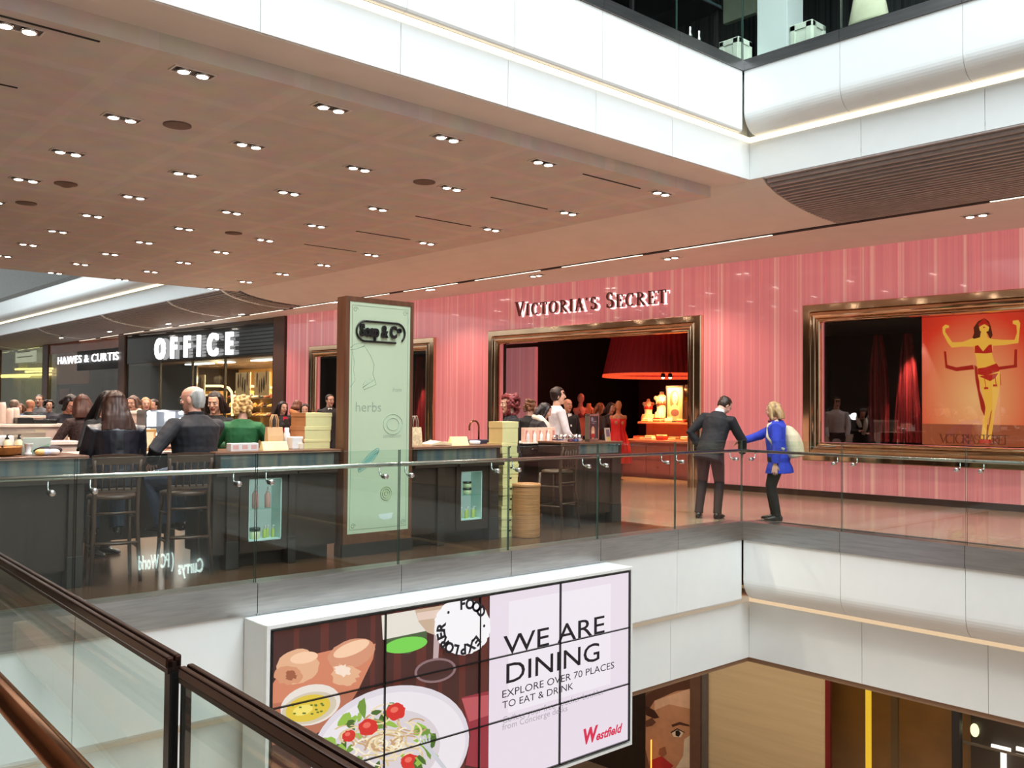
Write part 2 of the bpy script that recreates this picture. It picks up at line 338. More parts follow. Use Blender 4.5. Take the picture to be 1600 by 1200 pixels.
b = MB(); b.box((-62.2, -5.2, 14.0), (9.7, 26, 14.2), wallw); struct(b.build('ceiling_roof'))
b = MB(); b.box((-62, 26, -6.6), (9.7, 26.2, 14.2), wallw); struct(b.build('wall_back'))
# ------------------------------------------------------------------ balustrades
pane = glass('clear_glass', (.90, .955, .93), .026)
gedge = mat('glass_edge', S(60, 84, 76), .1, spec=.8)
gtop = mat('glass_top_edge', S(150, 176, 168), .15)
chrome = mat('satin_steel', (.66, .68, .68), .22, metal=1, vary=.05)
def glass_panel(a, c, axis, pos, z0, z1, label, group, th=.017):
    b = MB()
    if axis == 'Y':
        x0, x1 = pos-th, pos
        vs = [(x, y, z) for x in (x0, x1) for y in (a, c) for z in (z0, z1)]
    else:
        vs = [(x, y, z) for y in (pos, pos+th) for x in (a, c) for z in (z0, z1)]
    b.add(vs, [(0, 1, 3, 2), (4, 6, 7, 5)], pane); b.add(vs, [(0, 4, 5, 1), (2, 3, 7, 6)], gedge); b.add(vs, [(1, 5, 7, 3), (0, 2, 6, 4)], gtop)
    return tag(b.build('balustrade_panel'), label, 'glass panel', group)
BL = ['far left glass balustrade panel seen above the dark foreground rail', 'glass balustrade panel in front of the left dark kiosk counter', 'glass balustrade panel in front of the two occupied bar stools', 'glass balustrade panel in front of the tall green kiosk sign',
      'glass balustrade panel in front of the right kiosk cabinet with the small green display', 'glass balustrade panel in front of the woven round basket drum', 'glass balustrade panel in front of the last kiosk leg and stone floor', 'glass balustrade panel at the corner in front of the man in the dark suit']
bj = [-.75, .75, 2.24, 3.70, 5.18, 6.59, 7.98, 9.42, Y0+.035]
for i, (a, c) in enumerate(zip(bj, bj[1:])): glass_panel(a+.008, c-.008, 'Y', X0-.03, 0.0, 1.13, BL[i], 'glass panels along the bridge edge')
xj = [X0-.035]+XJ
RL = ['glass balustrade panel right of the corner in front of the woman in blue', 'glass balustrade panel below the left end of the red poster window', 'glass balustrade panel below the red poster at the right edge']
for i, (a, c) in enumerate(zip(xj[:4], xj[1:5])):
    glass_panel(a+.008, c-.008, 'X', Y0+.03, 0.0, 1.14, RL[i] if i < 3 else 'glass balustrade panel just past the right edge of the poster', 'glass panels along the walkway edge')
UL = {5: 'upper floor glass panel left of the joint above the white fascia', 6: 'upper floor glass panel in front of the dark display table', 7: 'upper floor glass panel in front of the left white plinth by the corner'}
for i, (a, c) in enumerate(zip(bj, bj[1:])):
    if i >= 5: glass_panel(a+.008, c-.008, 'Y', X0-.03, 6.34, 7.5, UL[i], 'glass panels of the upper floor')
UR = ['upper floor glass panel in front of the white column', 'upper floor glass panel in front of the cream bag', 'upper floor glass panel at the right top edge']
for i, (a, c) in enumerate(zip(xj[:3], xj[1:4])): glass_panel(a+.008, c-.008, 'X', Y0+.03, 6.34, 7.5, UR[i], 'glass panels of the upper floor')
def handrail(name, label, pts, br, inward):
    t = thing(name, label, 'handrail', pts[0])
    o = Vector(pts[0]); b = MB(); b.tube([Vector(p)-o for p in pts], .021, chrome, 12); b.build('rail', t)
    inw = Vector(inward)
    for p in br:
        p = Vector(p)-o; m = MB()
        m.tube([p, p+Vector((0, 0, -.075)), p+Vector((0, 0, -.10))-inw*.02, p+Vector((0, 0, -.105))-inw*.07], .0075, chrome, 8); br_o = m.build('bracket', t)
        m = MB(); c = p+Vector((0, 0, -.105)); m.tube([c-inw*.055, c-inw*.062, c-inw*.12, c-inw*.126], [.016, .024, .024, .018], chrome, 16); m.build('glass_clamp', br_o)
    return t
hb = []
for j in bj[1:-1]: hb += [(X0-.12, j-.17, .985), (X0-.12, j+.13, .985)]
hb.append((X0-.12, Y0-.12, .985))
handrail('handrail', 'satin steel handrail along the bridge glass in front of the kiosk', [(X0-.12, -.75, .985), (X0-.12, Y0+.12, .985)], hb, (-1, 0, 0))
hb = [(X0+.12, Y0+.12, .985)]
for j in XJ[:4]: hb += [(j-.10, Y0+.12, .985), (j+.16, Y0+.12, .985)]
handrail('handrail', 'satin steel handrail along the right walkway glass below the red poster', [(X0-.1, Y0+.12, .985), (0.2, Y0+.12, .985)], hb, (0, 1, 0))
# foreground balustrade, turned about two degrees from the walkway
fd = Vector((-1, .0385, 0)).normalized(); fo = Vector((-1.555, .638, 0))
FM = Matrix(((fd.x, -fd.y, 0, fo.x), (fd.y, fd.x, 0, fo.y), (0, 0, 1, 0), (0, 0, 0, 1)))   # local x away to the left, local y towards the camera side
capm = mat('dark_bronze_cap', S(78, 54, 46), .18, metal=.85, vary=.15, vscale=8)
fpane = glass('foreground_glass', (.86, .94, .91), .045)
blackm = mat('black_edge', (.012, .012, .012), .25)
def fore(x0, x1, dy, dz, label, post):
    t = thing('foreground_balustrade', label, 'balustrade')
    b = MB(FM); b.box((x0, dy-.006, -.3), (x1, dy+.006, 1.075+dz), fpane); b.build('pane', t)
    b = MB(FM); b.box((x0, dy-.013, 1.078+dz), (x1, dy-.001, 1.10+dz), capm, .003); b.box((x0, dy+.0, 1.078+dz), (x1, dy+.013, 1.098+dz), capm, .003); b.box((x0, dy-.011, 1.07+dz), (x1, dy+.011, 1.09+dz), mat('cap_core', S(40, 28, 24), .3)); b.build('cap_rail', t)
    b = MB(FM); b.box((post[0], dy-.008, -.3), (post[1], dy+.008, 1.073+dz), blackm); b.build('end_post', t)
    return t
fore(0.0, 6.0, 0, 0, 'foreground glass balustrade with dark bronze cap rail at the left edge', (-.002, .022))
fore(-3.0, -.02, -.012, -.012, 'foreground glass balustrade section with bronze cap in front of the video wall', (-.028, -.0205))
b = MB(FM); b.tube([(-3, .125, .9), (6, .125, .9)], .026, mat('copper_tube', S(176, 122, 88), .2, metal=1, vary=.1), 24); tag(b.build('handrail'), 'round copper coloured handrail tube in the lower left corner', 'handrail')
# ================================================================== the pink shop wall
P1, P2, P3, P4 = S(214, 122, 128), S(234, 146, 148), S(247, 182, 172), S(253, 220, 202)
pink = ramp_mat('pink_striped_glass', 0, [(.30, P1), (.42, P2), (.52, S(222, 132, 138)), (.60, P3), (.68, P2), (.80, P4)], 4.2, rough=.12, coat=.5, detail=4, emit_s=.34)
blackish = mat('shop_black', (.012, .010, .010), .5)
J = [-16.25+1.28*i for i in range(25)]
OPEN = [(-6.62, -1.16, -.1, 3.12), (1.62, 9.6, .99, 3.16), (-14.45, -9.36, .35, 3.12)]     # door, right window, left window: s0, s1, z0, z1
b = MB(WM)
ss = sorted(set([j for j in J]+[o[0] for o in OPEN]+[o[1] for o in OPEN])); zz = [.1, .35, .99, 3.12, 3.16, 4.5]
for a, c in zip(ss, ss[1:]):
    for z0, z1 in zip(zz, zz[1:]):
        m = ((a+c)/2, (z0+z1)/2)
        if any(o[0] < m[0] < o[1] and o[2] < m[1] < o[3] for o in OPEN): continue
        g = lambda v: .006 if v in J else 0
        b.box((a+g(a), 0, z0), (c-g(c), .06, z1), pink)
struct(b.build('wall_pink'))
b = MB(WM)
for a, c, z0, z1 in [(-16.25, 14.5, 3.16, 4.5), (-16.25, -14.45, 0, 3.2), (-9.36, -6.62, 0, 3.2), (-1.16, 1.62, 0, 3.2), (9.6, 14.5, 0, 3.2), (1.62, 9.6, 0, .98), (-14.45, -9.36, 0, .34)]: b.box((a, .062, z0), (c, .16, z1), dark)
struct(b.build('wall_pink_backing'))
b = MB(WM)
for a, c in ((-16.25, -6.9), (-.95, 14.5)): b.box((a, -.02, 0), (c, .05, .11), mat('dark_plinth', S(70, 48, 42), .3))
struct(b.build('baseboard_back'))
# shop rooms behind
b = MB(WM); mar = mat('dark_maroon', (.05, .012, .012), .6)
b.box((-16.2, 9.0, 0), (9.7, 9.1, 4.4), mar); b.box((-9.3, .3, 0), (-9.2, 9, 4.4), blackish); b.box((1.0, .3, 0), (1.1, 9, 4.4), blackish); b.box((-16.3, .2, 0), (-16.2, 9, 4.4), blackish); b.box((-16.2, .17, 4.36), (12, 9, 4.43), blackish)
b.box((-16.2, 1.5, 0), (-9.3, 1.56, 4.4), blackish); b.box((1.1, 1.3, 0), (12, 1.36, 4.4), blackish)
struct(b.build('wall_shop_inside'))
def wall_frame(name, s0, s1, z0, z1, bottom=True):
    prof = [(0, .0), (0, .09), (.015, .105), (.13, .105), (.145, .085)]
    prof += [(.145+.06*(1-math.cos(t)), .085+.05*math.sin(t)) for t in [PI*i/8 for i in range(1, 8)]] + [(.265, .08)]
    prof += [(.265+.03*(1-math.cos(t)), .06+.03*math.sin(t)) for t in [PI*i/6 for i in range(1, 6)]] + [(.335, .04), (.335, -.10)]
    b = MB(WM); rows = []
    for d, p in prof:
        zb = z0+d if bottom else z0
        rows.append([Vector((s0+d, -p, zb)), Vector((s0+d, -p, z1-d)), Vector((s1-d, -p, z1-d)), Vector((s1-d, -p, zb))])
    vs = [p for r in rows for p in r]; fs = []; n = len(rows)
    segs = [(0, 1), (1, 2), (2, 3)]+([(3, 0)] if bottom else [])
    for i in range(n-1):
        for a, c in segs: fs.append((i*4+a, i*4+c, (i+1)*4+c, (i+1)*4+a))
    b.add(vs, fs, bronze); return struct(b.build(name))
wall_frame('door_1_frame', -7.0, -.9, 0, 3.45, False)
wall_frame('window_1_frame', 1.27, 10.0, .65, 3.48)
wall_frame('window_2_frame', -14.85, -9.05, .02, 3.40)
b = MB(WM); wg = glass('dark_window_glass', (.80, .78, .76), .07); b.box((1.6, .03, .98), (9.65, .042, 3.16), wg); struct(b.build('window_1'))
b = MB(WM); b.box((-14.5, .03, .34), (-9.3, .042, 3.12), wg); struct(b.build('window_2'))
# sign letters with a lit halo behind
t = thing('shop_sign', 'bronze serif letters with a white halo on the pink wall above the shop entrance', 'sign', WM @ Vector((-6.1, -.05, 3.75)))
txt = "VICTORIA'S SECRET"; a = WMI @ at_w(0, 0, 0) if False else None
big = {0, 11}; H0, H1 = .335, .275
adv = [GLY[c][1]*(H0 if i in big else H1) for i, c in enumerate(txt)]
s_a, s_b = at_w(808, 495, -.05).x, at_w(1043, 474, -.05).x; extra = (s_b-s_a-sum(adv))/(len(txt)-1)
lb = mat('sign_bronze', S(116, 66, 56), .35, metal=.6); halo = emis('halo_white', (1.0, .93, .86), 1.6)
ti = t.matrix_basis.inverted(); tl = Matrix.Translation(-Vector(t.location)); x = s_a
for i, c in enumerate(txt):
    h = H0 if i in big else H1
    if c != ' ':
        M = tl @ WM @ Matrix(((1, 0, 0, x), (0, 0, -1, -.075), (0, 1, 0, 3.755), (0, 0, 0, 1)))
        m = MB(); serif_letter(m, c, M, h, lb, .045); lo = m.build('letter', t)
        M2 = tl @ WM @ Matrix(((1, 0, 0, x+.028), (0, 0, -1, -.006), (0, 1, 0, 3.735), (0, 0, 0, 1)))
        m = MB(); serif_letter(m, c, M2, h*1.05, halo, .02); m.build('halo_light', lo)
    x += adv[i]+extra
# lightbox poster with a standing model in the right window
def wpoly(px, off): return [at_w(x, y, off) for x, y in px]
t = thing('lightbox_poster', 'glowing red lightbox poster of a model in the right window', 'poster', WM @ Vector((4.0, .62, .9)))
tl = Matrix.Translation(-Vector(t.location)) @ WM
p0, p1 = at_w(1440, 500, .60), at_w(1440, 694, .60)
b = MB(tl); b.box((p0.x, .62, .97), (9.3, .74, 3.2), blackish); b.build('box', t)
m = bpy.data.materials.new('poster_red'); m.use_nodes = True; nt = m.node_tree; bs = nt.nodes['Principled BSDF']
tc = nt.nodes.new('ShaderNodeTexCoord'); gr = nt.nodes.new('ShaderNodeTexGradient'); gr.gradient_type = 'SPHERICAL'; mp = nt.nodes.new('ShaderNodeMapping'); cr = nt.nodes.new('ShaderNodeValToRGB')
cen = at_w(1523, 622, .6); cw = tl @ Vector((cen.x, .6, cen.z)); mp.inputs['Location'].default_value = (-cw.x*.62, -cw.y*.62, -cw.z*.45); mp.inputs['Scale'].default_value = (.62, .62, .45)
cr.color_ramp.elements[0].color = (*S(176, 14, 10), 1); cr.color_ramp.elements[1].color = (*S(255, 196, 128), 1)
e = cr.color_ramp.elements.new(.35); e.color = (*S(232, 62, 38), 1)
nt.links.new(tc.outputs['Object'], mp.inputs[0]); nt.links.new(mp.outputs[0], gr.inputs[0]); nt.links.new(gr.outputs['Fac'], cr.inputs[0])
nt.links.new(cr.outputs[0], bs.inputs['Emission Color']); bs.inputs['Emission Strength'].default_value = 1.15; bs.inputs['Base Color'].default_value = (.02, .02, .02, 1)
b = MB(tl); b.box((p0.x, .612, .985), (9.3, .62, 3.19), m)
pf = emis('poster_floor', S(190, 98, 62), .85); q = at_w(1440, 662, .6); b.box((p0.x, .609, .985), (9.3, .612, q.z), pf)
sk = emis('poster_skin', S(255, 194, 74), 1.15); sk2 = emis('poster_skin_deep', S(214, 112, 40), 1); hr = emis('poster_hair', S(92, 36, 18), 1); rd = emis('poster_garment', S(206, 36, 26), 1); sh = emis('poster_shadow', S(188, 36, 24), 1)
K = 0
def fig(px, m):
    global K; K += 1; b.poly([Vector((p.x, .608-K*.0008, p.z)) for p in wpoly(px, .6)], m)
F = lambda pts: [(1400+x*.2, 470+y*.2) for x, y in pts]
fig(F([(372, 395), (390, 395), (400, 500), (470, 520), (600, 500), (610, 535), (470, 550), (385, 525)]), sh)
fig(F([(760, 520), (920, 500), (925, 380), (945, 378), (945, 520), (770, 545)]), sh)
fig(F([(610, 500), (640, 520), (655, 700), (700, 820), (690, 900), (665, 850), (620, 620)]), sh)
fig(F([(640, 160), (690, 135), (725, 160), (740, 200), (755, 270), (735, 300), (715, 255), (660, 250), (650, 330), (610, 370), (592, 300), (610, 250), (605, 210)]), hr)
fig(F([(600, 290), (630, 320), (600, 360), (520, 358), (435, 366), (405, 330), (365, 255), (362, 205), (385, 185), (415, 195), (412, 212), (385, 215), (384, 245), (440, 325), (520, 322)]), sk)
fig(F([(745, 298), (835, 305), (925, 305), (945, 250), (940, 190), (912, 180), (912, 155), (955, 150), (970, 175), (962, 260), (955, 330), (850, 345), (750, 352)]), sk)
fig(F([(600, 300), (655, 285), (665, 240), (705, 240), (715, 285), (750, 300), (755, 370), (748, 410), (765, 470), (805, 520), (815, 600), (805, 700), (790, 790), (770, 860), (755, 1000), (740, 1090), (715, 1085), (728, 960), (738, 870), (715, 930), (700, 1090), (660, 1090), (678, 960), (702, 850), (670, 700), (640, 590), (635, 520), (625, 440), (612, 400)]), sk)
fig(F([(648, 205), (690, 180), (728, 205), (722, 235), (690, 248), (655, 235)]), sk)
fig(F([(640, 180), (690, 138), (728, 180), (726, 200), (690, 182), (650, 204)]), rd)
fig(F([(615, 355), (640, 345), (680, 395), (725, 345), (748, 340), (752, 405), (700, 412), (615, 408)]), rd)
fig(F([(638, 528), (700, 520), (785, 488), (812, 530), (806, 550), (700, 585), (640, 575)]), rd)
fig(F([(650, 590), (800, 565), (775, 605), (735, 628), (700, 612)]), rd)
for a, c in ((700, 682), (770, 660)): fig(F([(a-12, c-6), (a+20, c-8), (a+22, c+8), (a-12, c+10)]), rd)
for x0, x1, y0, y1 in ((690, 700, 610, 680), (812, 818, 570, 660), (775, 780, 600, 655)): fig(F([(x0, y0), (x0+5, y0), (x1+5, y1), (x1, y1)]), rd)
fig(F([(740, 870), (752, 850), (735, 960), (715, 1040), (712, 1040)]), sk2)
for x in (655, 700): fig(F([(x, 1085), (x+40, 1082), (x+45, 1110), (x-5, 1115)]), rd)
fig(F([(676, 205), (690, 202), (700, 208), (690, 214)]), rd)
tx = emis('poster_letters', S(120, 56, 30), .9)
q = at_w(1468, 696, .6); q2 = at_w(1577, 692, .6); z0 = at_w(1500, 695, .6).z; x = q.x; hh = .16
ex = (q2.x-q.x-sum(GLY[c][1]*hh for c in "VICTORIAS SECRET"))/15
for c in "VICTORIAS SECRET":
    serif_letter(b, c, Matrix(((1, 0, 0, x), (0, 0, -1, .60), (0, 1, 0, z0+.02), (0, 0, 0, 1))), hh, tx, .001); x += GLY[c][1]*hh+ex
b.build('printed_picture', t)
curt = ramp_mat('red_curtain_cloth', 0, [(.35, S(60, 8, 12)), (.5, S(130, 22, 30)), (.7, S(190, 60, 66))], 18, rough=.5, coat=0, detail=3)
def curtain(label, s0, s1, z0, z1, off, flare=0.0):
    b = MB(); n = 44; rows = []
    for z, k in ((z1, .35), (z1-.5, .8), ((z0+z1)/2, 1), (z0, 1+flare)):
        c = (s0+s1)/2; h = (s1-s0)/2*k
        rows.append([WM @ Vector((c+h*(2*i/(n-1)-1), off+.05*math.sin(i*1.35)+.02*math.sin(i*.6), z)) for i in range(n)])
    vs = [p for r in rows for p in r]; fs = [(i*n+k, i*n+k+1, (i+1)*n+k+1, (i+1)*n+k) for i in range(3) for k in range(n-1)]
    vs2 = [p+Vector((.004, .02, 0)) for p in vs]; N = len(vs)
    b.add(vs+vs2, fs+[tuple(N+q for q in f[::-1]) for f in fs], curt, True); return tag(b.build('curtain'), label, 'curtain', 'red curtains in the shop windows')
q0, q1 = at_w(1356, 640, .9), at_w(1386, 640, .9)
curtain('dark red gathered curtain, left one of two in the right window', q0.x, q1.x, 1.0, 2.95, .9)
q0, q1 = at_w(1402, 640, .9), at_w(1432, 640, .9)
curtain('dark red gathered curtain beside the glowing poster in the right window', q0.x, q1.x, 1.0, 2.95, .9, .5)
q0, q1 = at_w(648, 600, .9), at_w(662, 600, .9)
curtain('dark red curtain in the left window just right of the green sign', q0.x, q1.x, .4, 3.0, .9)
sp = bpy.data.lights.new('window_spot', 'SPOT'); sp.energy = 420; sp.color = (1, .75, .55); sp.spot_size = .8; sp.shadow_soft_size = .05
for s, off in ((3.0, .4), (-10.2, .4)):
    o = bpy.data.objects.new('window_spot', sp); o.location = WM @ Vector((s, off, 3.1)); o.rotation_euler = (.3, 0, 0); COL.objects.link(o)
# ------------------------------------------------------------------ inside the entrance
b = MB(WM); q0, q1 = at_w(781, 600, 1.6), at_w(836, 600, 1.6); b.box((q0.x-.6, 1.6, 0), (q1.x, 1.7, 3.16), pink); struct(b.build('wall_inner_pink'))
pleat = mat('pleated_red_fabric', S(176, 40, 54), .7, vary=.05); glowred = emis('lit_shade_rim', S(255, 84, 44), 1.0)
c = at_w(962, 590, 3.0); cs = c.x+1.42
t = thing('pleated_lampshade', 'huge pleated dark red lampshade hanging inside the shop entrance', 'lampshade', WM @ Vector((cs, 3.0, 2.42)))
b = MB(); n = 128; rr = lambda r, z: [Vector((r*(1+(.012 if k % 2 else 0))*math.cos(2*PI*k/n), r*(1+(.012 if k % 2 else 0))*math.sin(2*PI*k/n), z)) for k in range(n)]
b.rings([rr(1.42, 0), rr(1.18, 1.1), rr(1.16, 1.1), rr(1.40, 0)], pleat, False, False); b.build('shade', t)
b = MB(); b.rings([rr(1.425, .0), rr(1.435, -.07), rr(1.41, -.07), rr(1.40, .0)], glowred, False, False); b.build('lit_rim', t)
b = MB(); b.box((-1.6, -1.6, 1.12), (1.6, 1.6, 1.3), mat('shop_pink_soffit', S(180, 70, 66), .6)); b.build('ceiling_mount', t)
wood_pink = mat('lit_table_wood', S(214, 130, 96), .35); cream = mat('mannequin_cream', S(240, 214, 176), .4)
def wtable(label, s0, s1, o0, o1, z, legs=False):
    t = thing('display_table', label, 'table', WM @ Vector(((s0+s1)/2, (o0+o1)/2, 0))); tl = Matrix.Translation(-Vector(t.location)) @ WM
    b = MB(tl); b.box((s0, o0, z-.06), (s1, o1, z), wood_pink, .01); b.build('table_top', t)
    b = MB(tl); b.box((s0+.05, o0+.05, 0), (s1-.05, o1-.05, z-.06), mat('table_body_red', S(158, 84, 74), .4)); bo = b.build('body', t)
    n = 4
    for r in range(2):
        for k in range(n):
            a = s0+.08+(s1-s0-.16)*k/n; d = (s1-s0-.16)/n; zz0 = .08+(z-.2)*r/2
            b = MB(tl); b.box((a+.01, o0+.03, zz0), (a+d-.01, o0+.06, zz0+(z-.2)/2-.02), mat('drawer_red', S(170, 94, 82), .35)); dr = b.build('drawer', t)
            b = MB(tl); b.ell((a+d/2, o0+.02, zz0+(z-.2)/4), .018, bronze, 8); b.build('knob', dr)
q0, q1 = at_w(968, 690, 1.5), at_w(1100, 690, 1.5)
wtable('low lit display table with drawers inside the shop entrance', q0.x, q1.x+.5, 1.5, 2.5, .86)
q0, q1 = at_w(1000, 668, 2.0), at_w(1100, 668, 2.0)
t = thing('display_step', 'raised lit display step on the table holding folded garments and busts', 'display stand', WM @ Vector((q0.x, 2.0, .86))); tl = Matrix.Translation(-Vector(t.location)) @ WM
b = MB(tl); b.box((q0.x, 1.9, 1.22), (q1.x+.5, 2.45, 1.27), wood_pink, .01); b.build('shelf', t)
b = MB(tl); b.box((q0.x+.03, 2.2, .86), (q1.x+.5, 2.4, 1.22), wood_pink); b.build('back_panel', t)
garm = [mat('garment_%d' % i, S(*c), .6) for i, c in enumerate(((250, 214, 140), (240, 150, 110), (246, 230, 190), (214, 70, 50), (250, 190, 130)))]
for i in range(12):
    b = MB(); h = .05+.02*(i % 3); b.box((-.11, -.09, 0), (.11, .09, h), garm[i % 5], .02); b.box((-.10, -.08, h), (.10, .08, h+.03), garm[(i+2) % 5], .012)
    o = b.build('folded_garment'); k = i % 6; row = i//6
    o.location = WM @ Vector((q0.x+.18+.33*k, 2.03 if row == 0 else 1.7, 1.27 if row == 0 else .86)); o.rotation_euler = (0, 0, .06)
    tag(o, 'small folded garment in the row on the raised lit step' if row == 0 else 'small folded garment in the row along the front of the lit table', 'clothes', 'garments on the raised step' if row == 0 else 'garments on the table front')
for px, col in ((1036, 'left'), (1047, 'right')):
    p = WM @ at_w(px, 588, 1.75)
    t = thing('spot_lamp', 'small bright spot lamp above the lit display, %s of the pair' % col, 'lamp', p)
    b = MB(); b.tube([(0, 0, .06), (0, 0, .5)], .008, blackish); b.build('stem', t)
    b = MB(); b.lathe([(.02, .07), (.045, .06), (.05, -.02), (.04, -.025)], blackish); b.build('lamp_head', t)
    b = MB(); b.ell((0, 0, -.025), .036, emis('warm_bulb', (1, .72, .36), 14), 8); b.build('bulb', t)
    d = bpy.data.lights.new('display_light', 'SPOT'); d.energy = 320; d.color = (1, .46, .17); d.spot_size = 2.0; d.spot_blend = .6; d.shadow_soft_size = .04
    lo = bpy.data.objects.new('display_light', d); lo.parent = t; lo.location = (0, 0, -.08); lo.rotation_euler = (.18, 0, 0); COL.objects.link(lo)
d = bpy.data.lights.new('shop_red_light', 'POINT'); d.energy = 90; d.color = (1, .30, .16); d.shadow_soft_size = .2
for s, off, z in ((-5.6, 4.5, 3.0), (cs, 3.0, 2.9)):
    lo = bpy.data.objects.new('shop_red_light', d); lo.location = WM @ Vector((s, off, z)); COL.objects.link(lo)
def picture(name, label, cat, pts, off, fill, fr, tilt=0):
    pass
q0, q1 = at_w(1041, 603, 1.96), at_w(1068, 652, 1.96)
t = thing('framed_portrait', 'black framed portrait poster standing on the lit display step', 'picture', WM @ Vector((q0.x, 1.96, 1.27))); tl = Matrix.Translation(-Vector(t.location)) @ WM
b = MB(tl)
for r in ((q0.x, 1.27, q1.x, 1.30), (q0.x, q0.z-.03, q1.x, q0.z), (q0.x, 1.27, q0.x+.03, q0.z), (q1.x-.03, 1.27, q1.x, q0.z)): b.box((r[0], 1.95, r[1]), (r[2], 1.98, r[3]), blackish)
b.build('frame', t)
b = MB(tl); w_ = q1.x-q0.x; h_ = q0.z-1.27; b.box((q0.x+.02, 1.966, 1.29), (q1.x-.02, 1.97, q0.z-.02), mat('portrait_tan', S(170, 120, 84), .5))
E2 = lambda u, v, ru, rv, m, k, n=20: b.poly([Vector((q0.x+w_*(u+ru*math.cos(2*PI*i/n)), 1.966-.001*k, 1.27+h_*(v+rv*math.sin(2*PI*i/n)))) for i in range(n)], m)
E2(.45, .62, .26, .27, mat('portrait_hair', S(110, 60, 36), .6), 1); E2(.5, .66, .15, .17, mat('portrait_skin', S(200, 140, 100), .6), 2); E2(.48, .25, .3, .24, mat('portrait_skin', (1, 1, 1)), 2); E2(.5, .26, .24, .1, mat('portrait_dark', S(90, 60, 60), .6), 3); E2(.52, .58, .05, .02, mat('portrait_lips', S(190, 60, 50), .6), 4)
for u in (.44, .57): E2(u, .7, .025, .015, mat('portrait_dark', (0, 0, 0)), 4)
b.build('portrait_print', t)
# ------------------------------------------------------------------ dark shoe shop
def rect_w(x0, y0, x1, y1, off): a = at_w(x0, (y0+y1)/2, off); c = at_w(x1, (y0+y1)/2, off); m = (x0+x1)/2; return a.x, c.x, at_w(m, y1, off).z, at_w(m, y0, off).z
sA, sB = -28.3, -16.95
b = MB(WM); hd = mat('black_gloss', (.018, .016, .015), .12, coat=.5)
b.box((sA, .0, 3.25), (sB, .1, 4.5), hd)
for i in range(9): b.box((sA+5.2, -.03, 3.3+.12*i), (sB, 0.0, 3.33+.12*i), mat('black_slat', (.05, .05, .05), .25, metal=.5))
struct(b.build('wall_black_fascia'))
t = thing('shop_sign', 'white lit block letters reading OFFICE on the black shop fascia', 'sign', WM @ Vector((-25.6, -.1, 3.4)))
wl = emis('white_letters', (1, 1, 1), 2.2); tl = Matrix.Translation(-Vector(t.location)) @ WM
for c, px, y0, y1 in (('O', 250, 528, 561), ('F', 271, 526, 560), ('F', 292, 524, 558), ('I', 310.5, 523, 557), ('C', 332, 520, 556), ('E', 358, 518, 554)):
    g = text_geo(c, 1.0, .05, .035, align='CENTER'); r = rect_w(px-1, y0, px+1, y1, -.1); hgt = r[3]-r[2]; sc = hgt/.76
    sx = sc*.92 if c in 'OC' else sc*.85
    m = MB(); put_text(m, g, tl @ Matrix(((sx, 0, 0, (r[0]+r[1])/2), (0, 0, -1, -.1), (0, sc, 0, r[2]+.03), (0, 0, 0, 1))), wl); m.build('letter', t)
b = MB(WM)
for k, (x0, x1) in enumerate(((283, 300), (303, 318), (334, 350), (385, 415))):
    r = rect_w(x0, 560, x1, 562, .35); b.box((r[0], .5, 3.12), (r[1], .8, 3.16), emis('tube_light', (.85, 1, .95), 4))
struct(b.build('trim_shop_tube_lights'))
b = MB(WM); warm = mat('warm_shop_wall', S(206, 164, 96), .6); b.box((sA, 5.0, 0), (sB, 5.1, 3.3), warm); b.box((sA, .1, 3.2), (sB, 5, 3.26), mat('warm_shop_ceiling', S(90, 70, 48), .6))
b.box((sA, .1, 0), (sA+.1, 5, 3.2), blackish); b.box((sB-.1, .1, 0), (sB, 5, 3.2), warm); b.box((sA, 1.0, 0), (-24.2, 1.06, 3.2), mat('added_dark_sheet', S(44, 34, 26), .25, vary=.3, vscale=1)); struct(b.build('wall_shoe_shop'))  # dark sheet added to stand in for the dimness behind the left panes
b = MB(WM); sg = glass('shop_glass', (.92, .93, .90), .06)
ms = [sA+.1, -25.2, -22.6, -20.2, sB-.1]
for a, c in zip(ms, ms[1:]): b.box((a+.02, .03, .05), (c-.02, .042, 3.24), sg)
struct(b.build('window_3'))
b = MB(WM)
for s in ms: b.box((s-.03, .0, 0), (s+.03, .08, 3.26), blackish)
struct(b.build('window_3_mullions'))
d = bpy.data.lights.new('shoe_shop_light', 'AREA'); d.shape = 'RECTANGLE'; d.size = 8; d.size_y = 3; d.energy = 900; d.color = (1, .74, .40)
lo = bpy.data.objects.new('shoe_shop_light', d); lo.location = WM @ Vector((-21.4, 3.0, 3.15)); COL.objects.link(lo)
d = bpy.data.lights.new('shoe_shop_fill', 'POINT'); d.energy = 150; d.color = (1, .74, .42); d.shadow_soft_size = .15  # unseen point lights without fittings, added to brighten the shop walls
for s in (-26.5, -23.5, -20.5, -18.2):
    lo = bpy.data.objects.new('shoe_shop_fill', d); lo.location = WM @ Vector((s, 1.5, 2.6)); COL.objects.link(lo)
shelfm = mat('dark_shelf', S(70, 52, 36), .5)
units = []
